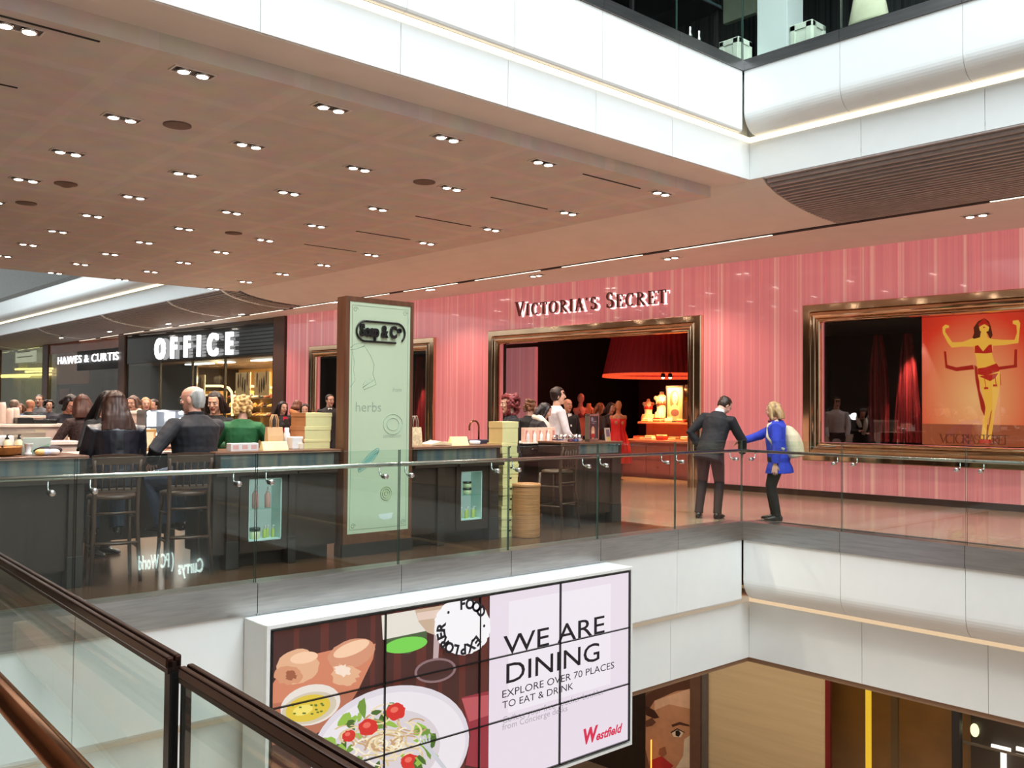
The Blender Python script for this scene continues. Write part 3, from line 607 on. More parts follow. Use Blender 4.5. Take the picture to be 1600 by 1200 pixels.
for u, (s0, s1) in enumerate(((-27.9, -25.6), (-25.4, -23.1), (-22.9, -20.6), (-20.4, -18.6), (-18.5, -17.1))):
    nm = ('far left', 'second from the left', 'middle', 'second from the right', 'far right')[u]
    t = thing('shoe_shelf', 'warm lit shoe shelving unit in the dark fronted shop, %s' % nm, 'shelf', WM @ Vector(((s0+s1)/2, 2.6+.3*(u % 2), 0)))
    tl = Matrix.Translation(-Vector(t.location)) @ WM; o0 = 2.6+.3*(u % 2)
    b = MB(tl); b.box((s0, o0+.4, 0), (s1, o0+.45, 2.2), warm); b.build('back_panel', t)
    for z in (.5, .85, 1.2, 1.55, 1.9):
        b = MB(tl); b.box((s0, o0, z-.03), (s1, o0+.4, z), shelfm); b.build('shelf', t)
        units.append((s0, s1, o0, z, nm))
def shoe_mesh(m):
    b = MB(); b.loft([((0, -.13, .05), (.03, 0, 0), (0, 0, .045)), ((0, -.08, .06), (.038, 0, 0), (0, 0, .055)), ((0, 0, .05), (.036, 0, 0), (0, 0, .045)), ((0, .08, .03), (.045, 0, 0), (0, 0, .028)), ((0, .13, .022), (.028, 0, 0), (0, 0, .018))], m, 10)
    b.box((-.03, -.13, 0), (.03, -.08, .03), m); return b
shoes = [shoe_mesh(mat('shoe_%d' % i, S(*c), .4)).mesh('shoe') for i, c in enumerate(((40, 26, 20), (230, 220, 200), (120, 60, 40), (230, 180, 110), (60, 60, 70), (210, 160, 90)))]
for s0, s1, o0, z, nm in units:
    if z < 1.1: continue
    k = int((s1-s0)/.27)
    for i in range(k):
        if random.random() < .12: continue
        o = bpy.data.objects.new('shoe', random.choice(shoes)); COL.objects.link(o); o.location = WM @ Vector((s0+.14+.27*i, o0+.18, z)); o.rotation_euler = (0, 0, random.choice((PI, PI/2, .8, 2.4)))
        o.scale = (1.5, 1.5, 1.6)
        tag(o, 'small shoe on the warm lit shelving unit, %s, of the dark fronted shop' % nm if False else 'shoe on display on the %s shelving unit of the shoe shop' % nm, 'shoe', 'shoes on the %s shelving unit' % nm)
b = MB(); pts = [WM @ at_w(x, y, 2.2) for x, y in ((283, 603), (310, 603), (345, 603), (357, 606), (362, 613), (363, 625), (363, 650))]; b.tube(pts, .05, emis('warm_tube', (1, .72, .36), 2.4), 8); tag(b.build('light_tube'), 'glowing warm bent light tube inside the shoe shop', 'light')
b = MB(); pts = [WM @ at_w(x, y, 2.2) for x, y in ((368, 613), (374, 606), (384, 603), (430, 606))]; b.tube(pts, .045, MATS['warm_tube'], 8); tag(b.build('light_tube'), 'short glowing warm light tube at the right end of the shoe shop', 'light')
for x0, y0, x1, y1, nm in ((301, 586, 320, 616, 'left'), (368, 582, 391, 618, 'middle'), (397, 581, 421, 618, 'right')):
    r = rect_w(x0, y0, x1, y1, 1.4); t = thing('hanging_poster', 'pale poster with dark figures hanging in the shoe shop, %s of three' % nm, 'poster', WM @ Vector((r[0], 1.4, r[2]))); tl = Matrix.Translation(-Vector(t.location)) @ WM
    b = MB(tl); b.box((r[0], 1.4, r[2]), (r[1], 1.42, r[3]), mat('poster_paper', S(214, 196, 158), .6)); b.build('board', t)
    b = MB(tl)
    for k in range(5):
        cx = r[0]+(r[1]-r[0])*(.2+.15*k); cz = r[2]+(r[3]-r[2])*random.uniform(.3, .75); b.poly([Vector((cx+.07*math.cos(a)*random.uniform(.5, 1.2), 1.397-.0005*k, cz+.28*math.sin(a))) for a in [2*PI*i/9 for i in range(9)]][::-1], mat('poster_ink_%d' % (k % 3), S(*((70, 56, 44), (120, 86, 60), (40, 34, 30))[k % 3]), .6))
    b.build('printed_figures', t)
# pilasters between the shops
b = MB(WM); pil = mat('pilaster', S(92, 66, 56), .35)
for s0, s1 in ((-16.95, -16.3), (-28.9, -28.3), (-37.6, -36.9), (-44.4, -43.9)): b.box((s0, -.06, 0), (s1, .02, 4.5), pil)
struct(b.build('wall_pilasters'))
# shop with the double name
b = MB(WM); b.box((-36.9, .0, 3.95), (-28.9, .1, 4.5), mat('rust_glass', S(150, 84, 60), .15, coat=.4)); b.box((-33.4, -.02, 3.1), (-28.9, .08, 3.95), blackish); b.box((-36.9, 2.5, 0), (-28.9, 2.6, 4.0), mat('brown_interior', S(64, 42, 36), .5)); struct(b.build('wall_brown_shop'))
r = rect_w(89, 570, 139, 600, .4); b = MB(WM); b.box((r[0], .4, r[2]), (r[1], .45, r[3]+1.2), mat('tan_blind', S(196, 146, 120), .6)); tag(b.build('window_blind'), 'tan poster panel behind the brown shop window', 'panel')
r = rect_w(93, 608, 108, 630, .6); b = MB(WM); b.box((r[0], .6, r[2]), (r[1], .66, r[3]), mat('red_board', S(150, 40, 44), .5)); tag(b.build('red_board'), 'dark red display board low in the brown shop window', 'board')
b = MB(WM); b.box((-36.9, .03, .0), (-28.9, .042, 3.95), glass('brown_glass', (.80, .76, .72), .07)); struct(b.build('window_4'))
t = thing('shop_sign', 'white lit letters reading HAWES & CURTIS above the brown shop', 'sign', WM @ Vector((-36.5, -.1, 3.4))); tl = Matrix.Translation(-Vector(t.location)) @ WM
g0, g1 = at_w(90, 560, -.1), at_w(186, 557, -.1); zb = at_w(140, 565.5, -.1).z; ht = at_w(140, 553, -.1).z-zb; L = "HAWES & CURTIS"
geos = [text_geo(c, 1.0, .02, .0) if c != ' ' else None for c in L]
ws = [(max(v.x for v in g[0])+.1) if g else .3 for g in geos]; kx = (g1.x-g0.x)/sum(ws); x = g0.x
for g, w_ in zip(geos, ws):
    if g: m = MB(); put_text(m, g, tl @ Matrix(((kx, 0, 0, x), (0, 0, -1, -.1), (0, ht/.73, 0, zb), (0, 0, 0, 1))), wl); m.build('letter', t)
    x += w_*kx
for i in range(14):
    b = MB(); w_ = .18; b.box((-w_, -.1, 0), (w_, .1, .07), garm[i % 5], .01); o = b.build('folded_shirt'); o.location = WM @ Vector((-33.0+.42*(i % 7), 1.2, 1.25+.3*(i//7)))
    tag(o, 'folded shirt on a shelf in the brown shop window', 'shirt', 'folded shirts in the brown shop')
b = MB(WM); [b.box((-33.3, 1.0, z-.04), (-30.2, 1.4, z), shelfm) for z in (1.25, 1.55)]; tag(b.build('shirt_shelf'), 'dark wooden shelves of folded shirts in the brown shop', 'shelf')
# green glass shop and orange wall
b = MB(WM); gg = mat('green_glass_wall', S(120, 112, 52), .15, coat=.5, vary=.2, vscale=1.2); b.box((-43.9, .6, 0), (-37.6, .7, 4.5), gg); struct(b.build('wall_green'))
b = MB(WM); b.box((-43.9, .0, 0), (-37.6, .012, 4.5), glass('olive_glass', (.85, .88, .66), .07)); struct(b.build('window_5'))
r = rect_w(24, 549, 55, 566, .3); b = MB(WM); b.box((r[0], .3, r[2]), (r[1], .36, r[3]), emis('pale_sign', S(206, 206, 226), .9)); 
for k in range(3): b.box((r[0]+.3, .29, r[2]+.25+.25*k), (r[1]-.4-.3*k, .299, r[2]+.31+.25*k), mat('sign_grey', S(110, 110, 130), .5))
tag(b.build('hanging_sign'), 'pale lilac sign with grey lines in the green shop window', 'sign')
r = rect_w(29, 567, 41, 575, .3); b = MB(WM); b.box((r[0], .3, r[2]), (r[1], .36, r[3]), mat('yellow_board', S(190, 176, 30), .5)); tag(b.build('yellow_sign'), 'small yellow board below the pale sign in the green shop', 'sign')
for k, (x0, x1, y) in enumerate(((24, 82, 577), (40, 80, 581), (38, 80, 586), (0, 45, 588))):
    p, q = WM @ at_w(x0, y, .25), WM @ at_w(x1, y-1.2, .25); b = MB(); b.tube([p, q], .05 if k != 3 else .09, emis('yellow_tube', (1, .82, .36), 3), 8); tag(b.build('light_strip'), ('topmost long yellow light strip in the green shop window', 'second yellow light strip down in the green shop window', 'third yellow light strip down in the green shop window', 'thick warm light strip across the orange wall at far left')[k], 'light')
b = MB(WM); b.box((-52, .1, 0), (-44.4, .2, 4.4), mat('orange_wood', S(150, 78, 36), .35, vary=.25, stretch=(1, 1, 6), vscale=2)); struct(b.build('wall_orange'))
# ------------------------------------------------------------------ ceiling downlights in pairs
hous = mat('lamp_housing', S(60, 46, 40), .4); bulbm = emis('lamp_disc', (1, .90, .78), 22)
def downlight():
    t = thing('downlight', 'twin recessed downlight in the brown dropped ceiling over the bridge', 'ceiling lamp', (0, 0, 0), 0, 'twin downlights in the dropped ceiling')
    b = MB()
    for a, c in (((-.085, -.2), (.085, -.185)), ((-.085, .185), (.085, .2)), ((-.085, -.2), (-.07, .2)), ((.07, -.2), (.085, .2))): b.box((a[0], a[1], -.012), (c[0], c[1], .0), plaster)
    b.build('trim_ring', t)
    b = MB(); b.box((-.07, -.185, -.004), (.07, .185, 0), hous); b.build('recess', t)
    for s in (-1, 1):
        b = MB(); b.lathe([(.066, -.004), (.066, -.022), (.058, -.026)], chrome, (0, s*.09, 0), 16); k = b.build('lamp_cup', t)
        b = MB(); b.ell((0, s*.09, -.024), (.055, .055, .012), bulbm, 8); b.build('bulb', k)
    d = bpy.data.lights.new('downlight_beam', 'SPOT'); d.energy = 210; d.color = (1, .84, .70); d.spot_size = math.radians(125); d.spot_blend = .7; d.shadow_soft_size = .07
    lo = bpy.data.objects.new('downlight_beam', d); lo.parent = t; lo.location = (0, 0, -.05); COL.objects.link(lo)
    return t
dl = downlight(); first = True
for x in [-8.3-1.84*i for i in range(9)]:
    for y in (2.0, 3.48, 4.94, 6.46, 7.98, 10.3):
        if y == 2.0 and x < -10.5 or (x < -20 and y < 4): continue
        if first: dl.location = (x, y, 4.62); first = False
        else: dup(dl, (x, y, 4.62))
for x in (-5.5, -3.0, -.5):
    dup(dl, (x, 14.1, 4.44), PI/2, 'twin recessed downlight in the soffit in front of the pink wall', 'twin downlights in the soffit')
for x in (-11, -14.5, -18, -22, -27, -32, -37, -42): dup(dl, (x, 14.0-.06*(-10.3-x)*1.0, 4.44), PI/2, 'twin recessed downlight in the soffit in front of the pink wall', 'twin downlights in the soffit')
b = MB(); 
det = [(277, 195), (41, 317), (365, 364), (663, 284), (103, 287)]
for i, (x, y) in enumerate(det):
    p = at_z(x, y, 4.62); m = MB(); m.lathe([(.15, 0), (.15, -.012), (.13, -.016), (.05, -.018 if i != 4 else -.05)], mat('speaker_grille', S(120, 96, 82), .7), p, 20)
    tag(m.build('ceiling_speaker' if i != 4 else 'smoke_detector'), ('round ceiling speaker disc nearest the left front downlights', 'round ceiling speaker disc near the left edge of the ceiling', 'round ceiling speaker disc in the middle of the dropped ceiling', 'round ceiling speaker disc above the shop entrance sign', 'small smoke detector on the dropped ceiling at left')[i], 'speaker' if i != 4 else 'detector')
# ================================================================== the video wall on the bridge front
VX = -6.9
t = thing('video_wall', 'large video wall of twelve screens advertising dining, hung on the bridge front', 'video wall', (X0, 3.6, -2.3)); tl = Matrix.Translation(-Vector(t.location))
A, B_ = at_x(425, 990, VX), at_x(983, 892, VX); ya, yb = 3.635, 8.03; zt, zbm = -.287, -2.165
b = MB(tl); hm = mat('white_housing', (.78, .80, .79), .35, vary=.01); b.box((X0+.012, ya-.05, zbm-.06), (VX-.03, yb+.05, zt+.05), hm, .008)
for r in ((ya-.05, zt+.02, yb+.05, zt+.05), (ya-.05, zbm-.06, yb+.05, zbm-.03), (ya-.05, zbm-.03, ya-.02, zt+.02), (yb+.02, zbm-.03, yb+.05, zt+.02)): b.box((VX-.03, r[0], r[1]), (VX+.005, r[2], r[3]), hm)
b.build('housing', t)
NB = 0
def vpt(x, y): p = at_x(x, y, VX); return (p.y, p.z)
def vp(pts, m, world=False):
    global NB; NB += 1; q = [vpt(*p) for p in pts] if not world else pts
    # clip to the screen
    q = [(min(max(y, ya), yb), min(max(z, zbm), zt)) for y, z in q]
    vb.poly([Vector((VX-.012+.00008*NB, y, z)) for y, z in q], m)
def ell(cx, cy, rx, ry, rot, m, n=26, jit=0.0):
    c, s = math.cos(math.radians(rot)), math.sin(math.radians(rot)); out = []
    for i in range(n):
        k = 1+random.uniform(-jit, jit); u, v = rx*k*math.cos(2*PI*i/n), ry*k*math.sin(2*PI*i/n); out.append((cx+u*c-v*s, cy-(u*s+v*c)))
    vp(out[::-1] if False else out, m)
def em(n, r, g, bb, s=.95): return emis('screen_'+n, S(r, g, bb), s)
vb = MB(tl)
for i in range(4):
    for j in range(3): 
        m = MB(tl); y0 = ya+(yb-ya)*i/4; z0 = zbm+(zt-zbm)*j/3; m.box((VX-.03, y0+.004, z0+.004), (VX-.013, y0+(yb-ya)/4-.004, z0+(zt-zbm)/3-.004), mat('screen_black', (.01, .01, .012), .25)); m.build('display_panel', t)
wy = vpt(766, 1000)[0]
def rectw(y0, z0, y1, z1, m): vp([(y0, z0), (y1, z0), (y1, z1), (y0, z1)], m, True)
rectw(ya, zbm, wy, zt, em('wood', 66, 24, 18))
for k in range(9): yy = ya+.2+.25*k; rectw(yy, zbm, yy+.05+.03*(k % 3), zt, em('wood_grain', 92, 34, 24))
rectw(wy, zbm, yb, zt, em('lilac', 236, 224, 236))
rectw(wy+.25, zt-1.2, yb-.3, zt-.1, em('pale', 244, 236, 244))
vp([(425, 1072), (452, 1032), (520, 1016), (588, 1006), (584, 1030), (560, 1080), (530, 1128), (470, 1160), (425, 1165)], em('board', 214, 132, 98))
vp([(425, 1100), (500, 1090), (560, 1080), (530, 1128), (470, 1160), (425, 1165)], em('board_shade', 186, 112, 84))
ell(466, 1042, 34, 27, 10, em('bread', 232, 178, 140), jit=.06); ell(452, 1055, 22, 15, 0, em('crumb', 216, 150, 112), jit=.12); ell(455, 1056, 9, 7, 0, em('bread_hole', 160, 90, 60), jit=.3); ell(476, 1028, 22, 9, 10, em('bread_light', 250, 206, 170))
ell(550, 1022, 38, 22, 20, em('bread2', 216, 150, 116), jit=.03); ell(550, 1014, 30, 10, 22, em('bread_light', 250, 206, 170)); ell(540, 1054, 22, 16, 0, em('bread', 232, 178, 140), jit=.2); ell(536, 1048, 12, 9, 0, em('white_crumb', 250, 226, 206), jit=.25)
ell(486, 1102, 48, 31, 16, em('bowl', 236, 226, 216)); ell(484, 1107, 44, 24, 16, em('bowl_in', 214, 200, 176)); ell(482, 1107, 36, 20, 16, em('oil', 226, 196, 60)); ell(474, 1110, 16, 8, 16, em('oil_bright', 246, 226, 110))
for i in range(14): ell(482+random.uniform(-24, 24), 1107+random.uniform(-10, 10), 2.6, 1.6, 0, em('herb', 96, 120, 40), 6)
vp([(597, 962), (668, 950), (668, 1005), (640, 1022), (603, 1020)], em('bottle', 72, 92, 56)); vp([(597, 962), (668, 950), (667, 986), (599, 1000)], em('bottle_label', 232, 226, 214)); ell(635, 1008, 34, 12, 10, em('bottle_glow', 120, 214, 80))
vp([(649, 953), (712, 943), (710, 970), (698, 988), (684, 994), (668, 988), (655, 972)], em('wine', 204, 176, 150)); vp([(652, 958), (710, 949), (708, 962), (654, 970)], em('wine_top', 232, 206, 190)); vp([(679, 990), (688, 990), (685, 1042), (677, 1044)], em('stem', 196, 170, 170))
ell(681, 1048, 33, 19, 10, em('foot', 140, 110, 112)); ell(681, 1048, 29, 15.5, 10, em('foot_in', 70, 36, 34))
ell(610, 1172, 128, 96, 22, em('plate', 226, 218, 226), 44); ell(606, 1180, 104, 74, 22, em('plate_in', 206, 198, 208), 44); ell(610, 1176, 122, 90, 22, em('plate_mid', 238, 232, 238), 44); ell(600, 1178, 92, 64, 22, em('plate_well', 220, 210, 214), 40)
vp([(722, 1090), (764, 1080), (764, 1200), (748, 1200), (728, 1196), (736, 1150)], em('napkin', 150, 44, 56)); vp([(722, 1092), (764, 1086), (764, 1118), (734, 1128)], em('napkin_light', 190, 86, 92))
random.seed(5)
noo = [em('pasta%d' % i, *c) for i, c in enumerate(((240, 222, 180), (222, 196, 146), (250, 240, 212), (200, 160, 116)))]; gre = [em('leaf%d' % i, *c) for i, c in enumerate(((112, 150, 52), (150, 190, 70), (70, 104, 36)))]
for i in range(34): a = random.uniform(0, 2*PI); r = random.uniform(.5, 1); ell(598+84*r*math.cos(a), 1172+62*r*math.sin(a)-8, random.uniform(8, 17), random.uniform(4, 8), random.uniform(0, 180), random.choice(gre), 9, .35)
for i in range(70):
    a = random.uniform(0, 2*PI); r = random.uniform(0, .8); cx, cy = 602+80*r*math.cos(a), 1160+58*r*math.sin(a); a0 = random.uniform(0, 360); R = random.uniform(12, 30)
    arc = [(cx+R*math.cos(math.radians(a0+12*k)), cy+R*.6*math.sin(math.radians(a0+12*k))) for k in range(12)]; inner = [(cx+(R-3.4)*math.cos(math.radians(a0+12*k)), cy+(R-3.4)*.6*math.sin(math.radians(a0+12*k))) for k in range(11, -1, -1)]
    for k in range(11): vb.v and None; 
    NB += 1; mm = random.choice(noo)
    for k in range(11):
        q = [vpt(*arc[k]), vpt(*arc[k+1]), vpt(*inner[10-k]), vpt(*inner[11-k])]
        if min(z for _, z in q) > zbm: vb.poly([Vector((VX-.012+.00008*NB, y, z)) for y, z in q], mm)
for x, y, r in ((575, 1136, 13), (618, 1112, 13), (640, 1190, 12), (545, 1150, 9)): ell(x, y, r*1.2, r, 20, em('tomato', 216, 40, 30), jit=.08); ell(x-2, y-3, r*.5, r*.35, 20, em('tomato_light', 240, 110, 90), 10)
for i in range(12): a = random.uniform(0, 2*PI); ell(600+70*math.cos(a), 1160+48*math.sin(a), 9, 4, random.uniform(0, 180), random.choice(gre), 8, .3)
vp([(664, 1168), (672, 1166), (698, 1200), (690, 1200)], em('fork', 206, 206, 214))
for k in range(4): vp([(648+k*7, 1150-k*1.2), (651+k*7, 1150-k*1.2), (668+k*1.5, 1170), (665+k*1.5, 1170)], em('fork', 206, 206, 214))
ell(722, 979, 44, 44, 0, em('badge', 250, 248, 250), 72, .025)
vb.build('screen_picture', t)
vb = MB(); ink = mat('screen_ink', (.012, .010, .016), .5)
cy, cz = vpt(722, 979); ry = (vpt(757, 979)[0]-vpt(687, 979)[0])/2*.80; rz = (vpt(722, 944)[1]-vpt(722, 1014)[1])/2*.80
ring = "FOOD · EXPLORER · "
for i, c in enumerate(ring):
    if c == ' ': continue
    a = math.radians(92-i*360/len(ring)); g = text_geo(c, .135, 0, .006, align='CENTER'); ca, sa = math.cos(a-PI/2), math.sin(a-PI/2)
    M = tl @ Matrix(((0, 0, 1, VX+.00008*NB), (ca, -sa, 0, cy+ry*math.cos(a)), (sa, ca, 0, cz+rz*math.sin(a)), (0, 0, 0, 1))); put_text(vb, g, M, ink)
def vtext(s, l, r, top, m, off=0.0, shear=0.0, dy=0.0):
    g = text_geo(s, 1.0, 0, off, shear); y0, z0 = vpt(*l); y1, z1 = vpt(*r); zt_ = vpt(l[0], top)[1]; w_ = max(v.x for v in g[0]); k = (y1-y0)/w_; h = (zt_-z0)/.72
    put_text(vb, g, tl @ Matrix(((0, 0, 1, VX-.01+.00008*NB+.001), (k, 0, 0, y0), (0, h, 0, z0), (0, 0, 0, 1))), m)
vtext('WE ARE', (786, 1024), (944, 991), 993, ink, .004); vtext('DINING', (787, 1069), (936, 1026), 1037, ink, .004)
vtext('EXPLORE OVER 70 PLACES', (783, 1091), (959, 1041), 1079, ink); vtext('TO EAT & DRINK', (784, 1107.5), (895, 1077), 1096, ink)
gry = em('grey_text', 176, 168, 178); vtext('Collect your free voucher booklet', (784, 1130.5), (942, 1082), 1120, gry); vtext('from Concierge desks', (784, 1141), (886, 1110), 1131, gry)
vtext('W', (910, 1163), (934, 1155), 1140, em('red_logo', 214, 40, 76), .05, .15); vtext('estfield', (930, 1157), (972, 1142), 1143, em('red_logo', 214, 40, 76), .03, .3)
vb.build('lettering', t)
b = MB(tl)
for i in range(5): y = ya+(yb-ya)*i/4; b.box((VX-.012, y-.006, zbm), (VX+.05*0+.00008*NB-.004, y+.006, zt), blackm)
for j in range(4): z = zbm+(zt-zbm)*j/3; b.box((VX-.012, ya, z-.006), (VX+.00008*NB-.004, yb, z+.006), blackm)
b.build('bezel_grid', t)
# ================================================================== shops of the floor below
b = MB(WM); beige = mat('beige_boarding', S(186, 164, 128), .45, vary=.08, vscale=1.5, stretch=(.3, 1, 6))
X_ = lambda px, py, off=0: at_w(px, py, off).x
b.box((X_(1107, 1150), 0, -6.4), (X_(1290, 1150), .1, -1.8), beige); struct(b.build('wall_lower_beige'))
b = MB(WM); col = mat('bronze_column', S(112, 82, 66), .3, metal=.3); b.box((X_(1083, 1150), -.12, -6.4), (X_(1099, 1150), .3, -1.8), col); b.box((X_(1099.5, 1150), -.08, -6.4), (X_(1107, 1150), .3, -1.8), mat('grey_column', S(92, 84, 78), .3)); struct(b.build('wall_lower_column'))
b = MB(WM); b.box((-20, .7, -6.4), (18, .8, -1.8), mat('lower_back', S(150, 112, 62), .6, vary=.35, vscale=.8)); b.box((X_(1500, 1180), .5, -6.4), (18, .6, -1.8), blackish); b.box((-20, .5, -6.4), (X_(1003, 1150), .6, -1.8), mat('lower_dark', S(58, 44, 36), .5)); struct(b.build('wall_lower_back'))
b = MB(WM); rf = mat('dark_red_frame', S(110, 28, 28), .35); b.box((X_(1290, 1150), -.02, -6.4), (X_(1296, 1150), .12, -1.8), rf); b.box((X_(1296, 1150), -.02, -2.0), (14, .12, -1.86), rf); struct(b.build('window_6_frame'))
b = MB(WM); b.box((X_(1296, 1150), .03, -6.4), (14, .042, -2), glass('brown_lower_glass', (.86, .82, .74), .07)); struct(b.build('window_6'))
b = MB(WM); b.box((X_(1488, 1170), -.03, -6.4), (X_(1500, 1170), .12, -1.9), blackish); b.box((X_(1388, 1150), .1, -6.4), (X_(1399, 1150), .16, -2), mat('grey_strip', S(110, 94, 74), .4)); struct(b.build('window_6_mullions'))
b = MB(WM); x = X_(1357, 1150, .2); b.tube([(x, .2, -6.2), (x, .2, -2.0)], .05, emis('yellow_neon', (1.0, .66, .04), 1.2), 12); tag(b.build('neon_tube'), 'yellow vertical neon tube in the brown window of the floor below', 'light')
b = MB(WM); wl2 = emis('white_line', (1, 1, 1), 2.5)
for a, c, d in ((1549, 1166, 1577), (1588, 1166, 1600)):
    p, q = at_w(a, c, .4), at_w(d, c+6, .4); b.box((p.x, .38, q.z-.03), (q.x+.02, .42, q.z+.03), wl2)
p = at_w(1568, 1180, .4); b.box((p.x-.04, .38, -5.6), (p.x+.04, .42, p.z+.1), wl2); tag(b.build('lit_shop_frame'), 'thin white lit frame in the dark shop window at bottom right', 'light')
b = MB(WM); p = at_w(1500, 1158, .3); b.box((p.x, .3, p.z-.02), (14, .32, p.z+.02), mat('grey_bar', S(150, 150, 150), .3, metal=.6)); p = at_w(1500, 1150, .3); b.box((p.x, .3, -6), (p.x+.03, .32, -1.9), MATS['grey_bar']); tag(b.build('window_bar'), 'thin grey glazing bars of the dark shop window at bottom right', 'bar')
b = MB(WM); p = at_w(1523, 1141, .45); b.ell((p.x, .45, p.z), (.07, .04, .11), emis('green_white_lamp', (.9, .95, .6), 2.5)); tag(b.build('wall_lamp'), 'small pale lamp glowing in the dark shop window at bottom right', 'lamp')
b = MB(WM); p = at_w(1023, 1150, .1); b.tube([(p.x, -.02, -6.2), (p.x, -.02, p.z-.05)], .014, emis('orange_neon', (1, .4, .05), 2.0), 8); tag(b.build('neon_tube'), 'thin orange vertical neon line in front of the face poster', 'light')
# face poster
t = thing('face_poster', 'big close up face poster on the lower floor wall right of the video wall', 'poster', WM @ Vector((-2, .1, -6.4))); tl = Matrix.Translation(-Vector(t.location)) @ WM
b = MB(tl); b.box((X_(1003, 1150), .12, -6.4), (X_(1082, 1150), .2, -1.96), mat('poster_brown', S(120, 84, 62), .5)); b.build('backing', t)
KF = 0
def fp(pts, col):
    global KF; KF += 1; b.poly([Vector((p.x, .118-.001*KF, p.z)) for p in [at_w(1000+x*.375, 1020+y*.375, .11) for x, y in pts]], mat('poster_tone_%02d%02d%02d' % tuple(c//8 for c in col), S(*col), .5))
b = MB(tl)
fp([(25, 190), (100, 130), (205, 110), (215, 200), (215, 480), (40, 480), (22, 400)], (196, 140, 104))
fp([(22, 180), (110, 120), (215, 105), (215, 150), (150, 160), (60, 200), (22, 260)], (92, 58, 42))
fp([(60, 200), (205, 150), (214, 235), (120, 215), (60, 240)], (222, 178, 146))
fp([(22, 220), (60, 240), (80, 270), (60, 275), (25, 260)], (70, 40, 30))
fp([(130, 300), (165, 288), (205, 300), (205, 308), (165, 300), (135, 310)], (84, 50, 38))
fp([(22, 285), (50, 270), (66, 290), (50, 305), (25, 310)], (110, 70, 54)); fp([(130, 330), (155, 318), (182, 330), (170, 352), (140, 350)], (236, 214, 190)); fp([(148, 325), (160, 322), (170, 335), (162, 350), (148, 345)], (30, 22, 20)); fp([(128, 330), (155, 314), (186, 330), (186, 334), (155, 320), (130, 336)], (50, 30, 24))
fp([(80, 400), (105, 390), (112, 420), (95, 432), (78, 425)], (150, 92, 66)); fp([(40, 450), (90, 430), (140, 470), (130, 480), (40, 480)], (176, 40, 44)); fp([(185, 360), (214, 340), (214, 480), (150, 480), (180, 430)], (226, 206, 178))
b.build('printed_face', t)
d = bpy.data.lights.new('lower_fill_light', 'AREA'); d.shape = 'RECTANGLE'; d.size = 16; d.size_y = 2.5; d.energy = 600; d.color = (1, .87, .70)  # unseen area light added to brighten the shop fronts below
lo = bpy.data.objects.new('lower_fill_light', d); lo.location = (-5, 13.4, -1.97); lo.rotation_euler = (.2, 0, 0); COL.objects.link(lo)
# lit sign on the far lower side of the atrium; the bridge glass mirrors it
mir = lambda x, y: at_x(x, y, 2*(X0-.03)-9.35)
pa, pb, pc, pd = mir(318, 893), mir(279, 885), mir(272, 885), mir(217, 873)
t = thing('shop_sign', 'white lit shop lettering across the atrium, mirrored in the bridge glass', 'sign', (9.35, pd.y, pa.z))
for body, lo_, hi_ in (('Currys', pa, pb), ('( PC World', pc, pd)):
    g = text_geo(body, 1.0, .02, .012); k = abs(lo_.y-hi_.y)/max(v.x for v in g[0])
    m = MB(); put_text(m, g, Matrix(((0, 0, -1, 0), (-k, 0, 0, lo_.y-pd.y), (0, .52, 0, lo_.z-pa.z), (0, 0, 0, 1))), emis('sign_glow', (.85, 1, .95), 15)); m.build('letters', t)
# ================================================================== the floor above
b = MB(); stripes = ramp_mat('black_striped_wall', 0, [(.4, (.008, .008, .009)), (.5, (.05, .055, .055)), (.6, (.008, .008, .009))], 9, rough=.4, coat=0)
b.box((-40, 14.6, 6.3), (9.5, 14.7, 13), stripes); struct(b.build('wall_upper_shop'))
b = MB(); b.box((-23.6, -5, 6.3), (X0-.2, Y0, 6.34), mat('upper_floor_dark', (.05, .05, .05), .3)); b.box((-40, Y0+.2, 6.3), (9.5, 14.7, 6.34), MATS['upper_floor_dark']); struct(b.build('floor_upper'))
b = MB(); b.box((-23.6, -5, 10.2), (X0-.3, 26, 10.4), mat('upper_ceiling_black', (.02, .02, .02), .5)); b.box((X0-.3, Y0+.3, 10.2), (9.5, 26, 10.4), MATS['upper_ceiling_black']); struct(b.build('ceiling_upper'))
cw = mat('upper_white', (.82, .88, .85), .4, vary=.01)
p, q = at_y(1183, 80, 12.3), at_y(1230, 80, 12.3)
b = MB(); b.box((p.x, 12.3, 6.34), (q.x, 12.75, 10.2), cw, .006); struct(b.build('wall_upper_column'))
def plinth(label, cx, cy, w_, h, rz=0):
    t = thing('display_plinth', label, 'plinth', (cx, cy, 6.34), rz)
    b = MB(); b.box((-w_/2, -w_/2, .06), (w_/2, w_/2, h), mat('plinth_cream', S(226, 232, 214), .4), .01); b.box((-w_/2+.03, -w_/2+.03, 0), (w_/2-.03, w_/2-.03, .06), blackish); b.build('body', t)
    for s in (0, 1, 2, 3):
        m = MB(Matrix.Rotation(s*PI/2, 4, 'Z')); g_ = .07
        for r in ((-w_/2+.02, .08, w_/2-.02, .08+g_), (-w_/2+.02, h-.02-g_, w_/2-.02, h-.02), (-w_/2+.02, .08, -w_/2+.02+g_, h-.02), (w_/2-.02-g_, .08, w_/2-.02, h-.02)): m.box((r[0], -w_/2-.014, r[1]), (r[2], -w_/2+.001, r[3]), MATS['plinth_cream'])
        m.build('panel_frame', t)
p = at_y(1253, 60, 11.75); pt = at_y(1253, 36, 11.75); plinth('cream panelled display plinth right of the white column upstairs', p.x, 11.9, .36, pt.z-6.34)
p = at_x(1149, 80, -8.3); pt = at_x(1149, 66, -8.3); plinth('cream panelled display plinth left of the white column upstairs', -8.3, p.y, .36, pt.z-6.34)
